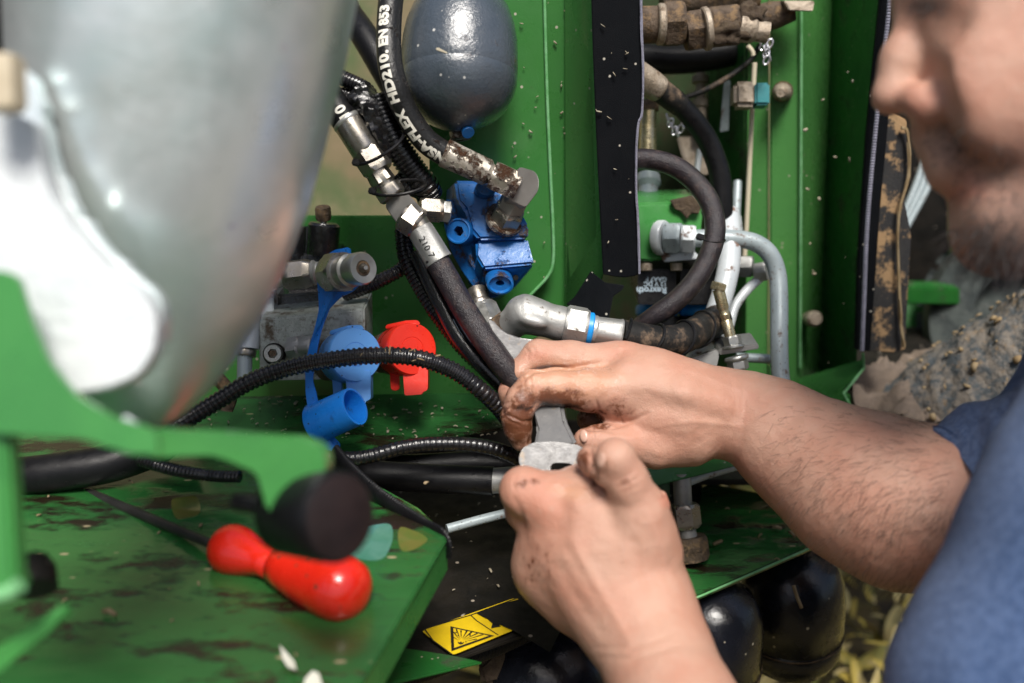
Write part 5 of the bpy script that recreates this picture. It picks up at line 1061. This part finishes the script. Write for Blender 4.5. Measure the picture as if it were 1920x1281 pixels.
SC_FAR = [([(975, 716), (1000, 696), (1035, 691), (1080, 690), (1120, 681)], 4.5, -1.6), ([(1120, 681), (1170, 690), (1240, 712)], 14, -1.0),
 ([(978, 703), (983, 716), (982, 730)], 2.6, -.5), ([(990, 700), (996, 716), (996, 734)], 2.6, -.5), ([(1002, 699), (1008, 716), (1008, 736)], 2.6, -.4),
 ([(1008, 752), (1002, 764), (990, 772)], 3.5, -1.1), ([(946, 776), (962, 783), (980, 791), (1000, 789)], 3, -1.0), ([(944, 784), (960, 792), (975, 797)], 2.5, -.5), ([(948, 764), (962, 768), (978, 767)], 2.6, -.5),
 ([(1118, 752), (1122, 765), (1120, 776)], 3, -1.1), ([(1121, 780), (1126, 800), (1150, 802), (1185, 790), (1215, 775)], 4, -1.3), ([(1135, 770), (1138, 790)], 3, -.5), ([(1150, 766), (1153, 788)], 3, -.4),
 ([(1095, 762), (1088, 740), (1090, 720)], 4, -.35), ([(1065, 765), (1060, 750)], 3, -.3),
 ([(1140, 722), (1220, 728), (1330, 752)], 12, 1.0), ([(1165, 655), (1240, 678), (1350, 712)], 12, .9), ([(1150, 690), (1230, 700), (1330, 730)], 9, -.6), ([(1190, 760), (1270, 770), (1350, 785)], 12, -.7),
 ([(1145, 652), (1158, 662), (1172, 656)], 3, -.35), ([(1148, 662), (1160, 671), (1176, 666)], 3, -.3),
 ([(984, 650), (992, 662), (988, 675)], 2.6, -.4), ([(996, 646), (1004, 660), (1001, 678)], 2.6, -.4), ([(1100, 655), (1095, 668), (1100, 680)], 4, -.3),
 ([(1112, 806), (1114, 820), (1110, 836)], 2.6, -.5), ([(1122, 804), (1125, 822), (1121, 838)], 2.6, -.4), ([(1180, 838), (1230, 862), (1290, 868)], 10, -.5),
 ([(1372, 712), (1380, 760), (1372, 810)], 6, -.5), ([(1388, 716), (1396, 770), (1388, 826)], 6, -.4), ([(1240, 690), (1300, 700), (1400, 735), (1520, 790)], 6, .5), ([(1230, 800), (1300, 790), (1400, 800)], 5, .4)]
SC_NEAR = [([(1107, 832), (1106, 860), (1114, 884), (1116, 905)], 4.5, -2.2), ([(1138, 868), (1133, 885), (1124, 905)], 4, -.9), ([(1152, 905), (1175, 893), (1192, 880)], 3, -.5), ([(1158, 915), (1182, 905), (1202, 892)], 3, -.5), ([(1166, 925), (1190, 915), (1208, 905)], 3, -.35),
 ([(962, 930), (978, 965), (985, 1010)], 6, -.8), ([(1010, 915), (1050, 940), (1075, 990)], 16, -1.1), ([(1090, 925), (1070, 960), (1085, 1030)], 14, .9),
 ([(968, 892), (962, 905), (966, 920)], 3, -.45), ([(984, 886), (980, 902), (984, 918)], 3, -.45), ([(1005, 888), (1002, 900)], 3, -.3),
 ([(1070, 1010), (1120, 1100), (1180, 1200)], 10, .9), ([(1030, 1030), (1080, 1120), (1140, 1200)], 12, -.8), ([(1180, 1000), (1210, 1080), (1240, 1180)], 12, -.8), ([(1215, 960), (1235, 1010), (1262, 1090)], 8, .6), ([(1110, 1215), (1180, 1215), (1260, 1190)], 6, -.6), ([(1120, 1232), (1190, 1236), (1270, 1210)], 6, -.5),
 ([(1225, 925), (1238, 938), (1252, 930)], 3, -.6)]
for pr_, vx, st_ in ((hand_far, .0009, SC_FAR), (hand_near, .00115, SC_NEAR), (head, .0022, [])):
    V_, Fq = sdf(pr_, vx); V_ = smooth_mesh(V_, Fq, 2)
    if st_: V_ = sculpt(V_, Fq, st_)
    V_ = V_ + np.array([[0, 0, .00035 * noise.noise(Vector(q_) * 150) + .0003 * noise.noise(Vector(q_) * 60)] for q_ in V_]); Vs.append(V_); Fs_.append(Fq + off); off += len(V_)
nf, nn_ = len(Vs[0]), len(Vs[1]); VB = np.concatenate(Vs); FB = np.concatenate(Fs_)
px, py = rays(VB); dep = -VB[:, 2]
def blob(cx, cy, rx, ry, rot=0):
    co, si = math.cos(R(rot)), math.sin(R(rot)); x, y = px - cx, py - cy; x, y = x * co + y * si, -x * si + y * co
    return np.clip(1.25 - np.sqrt((x / rx) ** 2 + (y / ry) ** 2), 0, 1)
isf = np.zeros(len(VB)); isf[:nf] = 1; isn = np.zeros(len(VB)); isn[nf:nf + nn_] = 1; ish = 1 - isf - isn
grime = isf * np.maximum.reduce([blob(970, 790, 42, 50), blob(1050, 752, 62, 26, 5), .75 * blob(985, 745, 34, 24), .5 * blob(955, 720, 14, 40), .8 * blob(1110, 790, 40, 25), .42 * blob(1160, 770, 36, 30), .4 * blob(975, 830, 20, 25)])
grime = np.maximum(grime, isn * np.maximum.reduce([.45 * blob(985, 905, 40, 14), .6 * blob(1092, 862, 18, 30), .5 * blob(1112, 900, 12, 16), .3 * blob(1010, 1060, 60, 60), .35 * blob(1180, 905, 26, 14)]))
black = isf * np.maximum.reduce([.75 * blob(1045, 765, 48, 12, 2), .5 * blob(948, 772, 12, 22), .45 * blob(1022, 775, 22, 14), .4 * blob(975, 765, 28, 10)])
red = np.maximum.reduce([isf * .45 * blob(1010, 670, 30, 20), isf * .3 * blob(1160, 655, 40, 20), isf * .25 * blob(1000, 728, 30, 30), isn * .38 * blob(1000, 960, 70, 90), isn * .6 * blob(1250, 940, 14, 16), isn * .32 * blob(1050, 1130, 60, 70),
                         ish * .38 * blob(1720, 200, 60, 50), ish * .55 * blob(1815, 355, 40, 34), ish * .2 * blob(1880, 170, 110, 90)])
stub = ish * np.maximum.reduce([.55 * blob(1800, 290, 110, 60, 40), .5 * blob(1960, 330, 260, 130, -20), .9 * blob(1880, 470, 110, 100, 20), .6 * blob(1960, 380, 150, 110, -30), .9 * blob(1735, 12, 50, 24)])
wet = isn * .9 * blob(1072, 922, 45, 18, 8) + isf * np.maximum.reduce([1.6 * blob(1065, 712, 100, 40, 2), .8 * blob(985, 735, 24, 34), .8 * blob(972, 790, 20, 40)])
body = mk('body', VB, FB, 'skin', pe, smooth=180)
me = body.data
for nm, arr in (('wet', wet), ('grime', grime), ('black', black), ('red', red), ('stubble', stub)):
    at = me.attributes.new(nm, 'FLOAT', 'POINT'); at.data.foreach_set('value', arr.astype(np.float32))
# nails
def nail(c, rx, ry, rot, nrm):
    n_ = nrm.normalized(); a = Vector((math.cos(R(rot)), -math.sin(R(rot)), 0)); a = (a - n_ * a.dot(n_)).normalized(); b = n_.cross(a); o = W(c); s_ = c[2] / F; V_ = [o + n_ * .0004]; F_ = []
    for i in (1, 2, 3, 4):
        for k in range(20):
            th = 2 * math.pi * k / 20; q_ = i / 4; V_.append(o + (a * math.cos(th) * rx + b * math.sin(th) * ry) * q_ * s_ + n_ * .0004 * (1 - q_ ** 2) - n_ * .0006 * (q_ > .9))
    for k in range(20): F_.append((0, 1 + k, 1 + (k + 1) % 20))
    for i in range(3):
        for k in range(20): F_.append((1 + i * 20 + k, 1 + (i + 1) * 20 + k, 1 + (i + 1) * 20 + (k + 1) % 20, 1 + i * 20 + (k + 1) % 20))
    return V_, F_
mk('thumb_nail', *nail((1094, 817, .7345), 12, 8, 75, Vector((-.45, .35, 1))), 'nail', pe, smooth=180)
mk('thumb_nail', *nail((1126, 862, .6005), 10, 15, 12, Vector((-.75, .15, .65))), 'nail', pe, smooth=180)
# hairs on the far forearm
rg = random.Random(4); HV = []; HF = []
arm_i = np.where((isf > 0) & (px > 1420) & (px < 1790))[0]
me.calc_loop_triangles
nrmv = np.zeros((len(VB), 3)); nrm_attr = np.zeros(len(VB) * 3, np.float32); me.vertices.foreach_get('normal', nrm_attr); nrmv = nrm_attr.reshape(-1, 3) @ CN[:3, :3]
faceon = nrmv[arm_i, 2]
edge = arm_i[(faceon > -.15)]
axis = (W((1400, 780, .78)) - W((1750, 950, .68))).normalized()
for _ in range(4200):
    i = rg.choice(edge.tolist()); x = px[i]
    dens = (x - 1400) / 330 * (.35 + .65 * (nrmv[i, 1] > -.2))
    if rg.random() > dens: continue
    p = Vector(VB[i]); n_ = Vector(nrmv[i]).normalized(); L = rg.uniform(.006, .015)
    d_ = (axis * rg.uniform(.2, .6) + n_ * rg.uniform(.1, .35) + Vector((rg.uniform(-.2, .2), rg.uniform(-1.0, -.2), rg.uniform(-.1, .1)))).normalized()
    side = d_.cross(Vector((0, 0, 1))).normalized() * .00008; k = len(HV); bend = Vector((rg.uniform(-1, 1), rg.uniform(-1, .2), 0)) * L * .25
    for s_, w_ in ((0, 1), (.35, .9), (.7, .6), (1, .1)):
        q_ = p + d_ * L * s_ + bend * s_ * s_ ; q_ = q_ + n_ * .0002; HV += [q_ - side * w_, q_ + side * w_]
    for j in range(3): HF.append((k + 2 * j, k + 2 * j + 1, k + 2 * j + 3, k + 2 * j + 2))
mk('arm_hair', HV, HF, 'hair', pe, kind='stuff', smooth=180)
# beard strands
HV = []; HF = []
bi = np.where((ish > 0) & (stub > .25))[0]; hn = nrmv
for _ in range(4200):
    i = int(rg.choice(bi)); 
    if rg.random() > stub[i]: continue
    p = Vector(VB[i]); n_ = Vector(hn[i]).normalized(); L = rg.uniform(.004, .010) * (1.5 if py[i] > 400 else .6)
    d_ = (n_ * .5 + Vector((-.35, -1, 0)) * rg.uniform(.3, .9) + Vector((rg.uniform(-.4, .4), rg.uniform(-.3, .3), rg.uniform(-.3, .3)))).normalized(); side = d_.cross(Vector((0, 0, 1))).normalized() * .00018; k = len(HV)
    for s_, w_ in ((0, 1), (.5, .8), (1, .15)): HV += [p + d_ * L * s_ - side * w_, p + d_ * L * s_ + side * w_]
    for j in range(2): HF.append((k + 2 * j, k + 2 * j + 1, k + 2 * j + 3, k + 2 * j + 2))
mk('beard', HV, HF, 'hair_dark', pe, kind='stuff', smooth=180)
# head hair cap
V_, Fq = sdf([('e', (2180, -190, .57), (400, 330, 315), .02, 20), ('s', [(2330, -50, .57, 200), (2350, 200, .57, 130)], .03)], .004)
V_ = V_ + np.array([[.004 * noise.noise(Vector(p) * 90)] * 3 for p in V_]); mk('hair', V_, Fq, 'hair_dark', pe, smooth=180)
# eye, brow
mk('eye', *sphere((1760, 42, .545), 22), 'hair_dark', pe)
# shirt: torso and sleeve, cloth folds
V_, Fq = sdf([('s', [(1962, 1330, .50, 262), (2100, 1020, .50, 262), (2190, 880, .50, 262), (2350, 620, .56, 260)], .02), ('s', [(1962, 1330, .50, 262), (2000, 1700, .5, 330), (2300, 2100, .56, 420)], .03), ('s', [(2200, 900, .60, 300), (2300, 1400, .60, 420)], .04)], .0026)
def folds(V, amp, fr=18, seed=0): return V + np.array([np.array([.25, .25, 1.]) * amp * (noise.noise(Vector((p[0] * fr * 1.6, p[1] * fr * .6, seed))) + .5 * noise.noise(Vector((p[0] * fr * 3, p[1] * fr * 1.4, seed + 3)))) for p in V])
mk('shirt', folds(V_, .008), Fq, 'denim', pe, smooth=180)
SL = [(1806, 936, .668, 138), (1830, 928, .667, 140), (1900, 895, .66, 146), (2000, 840, .64, 162), (2140, 740, .60, 190), (2300, 640, .58, 220)]
C_ = np.array(path3(SL, 14)); V_ = []; F_ = []; n_s = 72
for i in range(len(C_)):
    tt = Vector(C_[min(i + 1, len(C_) - 1), :3] - C_[max(i - 1, 0), :3]); a, b = frame(tt, Vector((0, 0, 1)))
    for k in range(n_s):
        th = 2 * math.pi * k / n_s; dd = a * math.cos(th) + b * math.sin(th); c = Vector(C_[i, :3]); p = c + dd * C_[i, 3]
        V_.append(p + dd * (.010 * noise.noise(Vector((p.x * 34, p.y * 16, p.z * 20))) + .005 * noise.noise(Vector((p.x * 80, p.y * 38, p.z * 40)))) + tt.normalized() * .004 * math.sin(3 * th + 1) * (i < 3))
inner = len(V_)
for k in range(n_s): c = Vector(C_[0, :3]); V_.append(c + (V_[k] - c) * .965)
for k in range(n_s): c = Vector(C_[6, :3]); V_.append(c + (V_[6 * n_s + k] - c) * .95)
F_ = [(i * n_s + k, i * n_s + (k + 1) % n_s, (i + 1) * n_s + (k + 1) % n_s, (i + 1) * n_s + k) for i in range(len(C_) - 1) for k in range(n_s)]
F_ += [(k, (k + 1) % n_s, inner + (k + 1) % n_s, inner + k) for k in range(n_s)] + [(inner + k, inner + (k + 1) % n_s, inner + n_s + (k + 1) % n_s, inner + n_s + k) for k in range(n_s)]
mk('sleeve', V_, F_, 'denim', pe, smooth=180)
hem = [V_[n_s * 2 + k] + (V_[n_s * 2 + k] - Vector(C_[2, :3])).normalized() * .0003 for k in range(n_s + 1 - 1)] ; hem.append(hem[0])
ps = [(960 + p.x / -p.z * F, 640.5 - p.y / -p.z * F, -p.z) for p in hem]
mk('hem_stitch', *tube(ps, 1.3, n=6, sub=1, caps=False), 'denim_seam', pe, smooth=180)
bpy.context.view_layer.update()
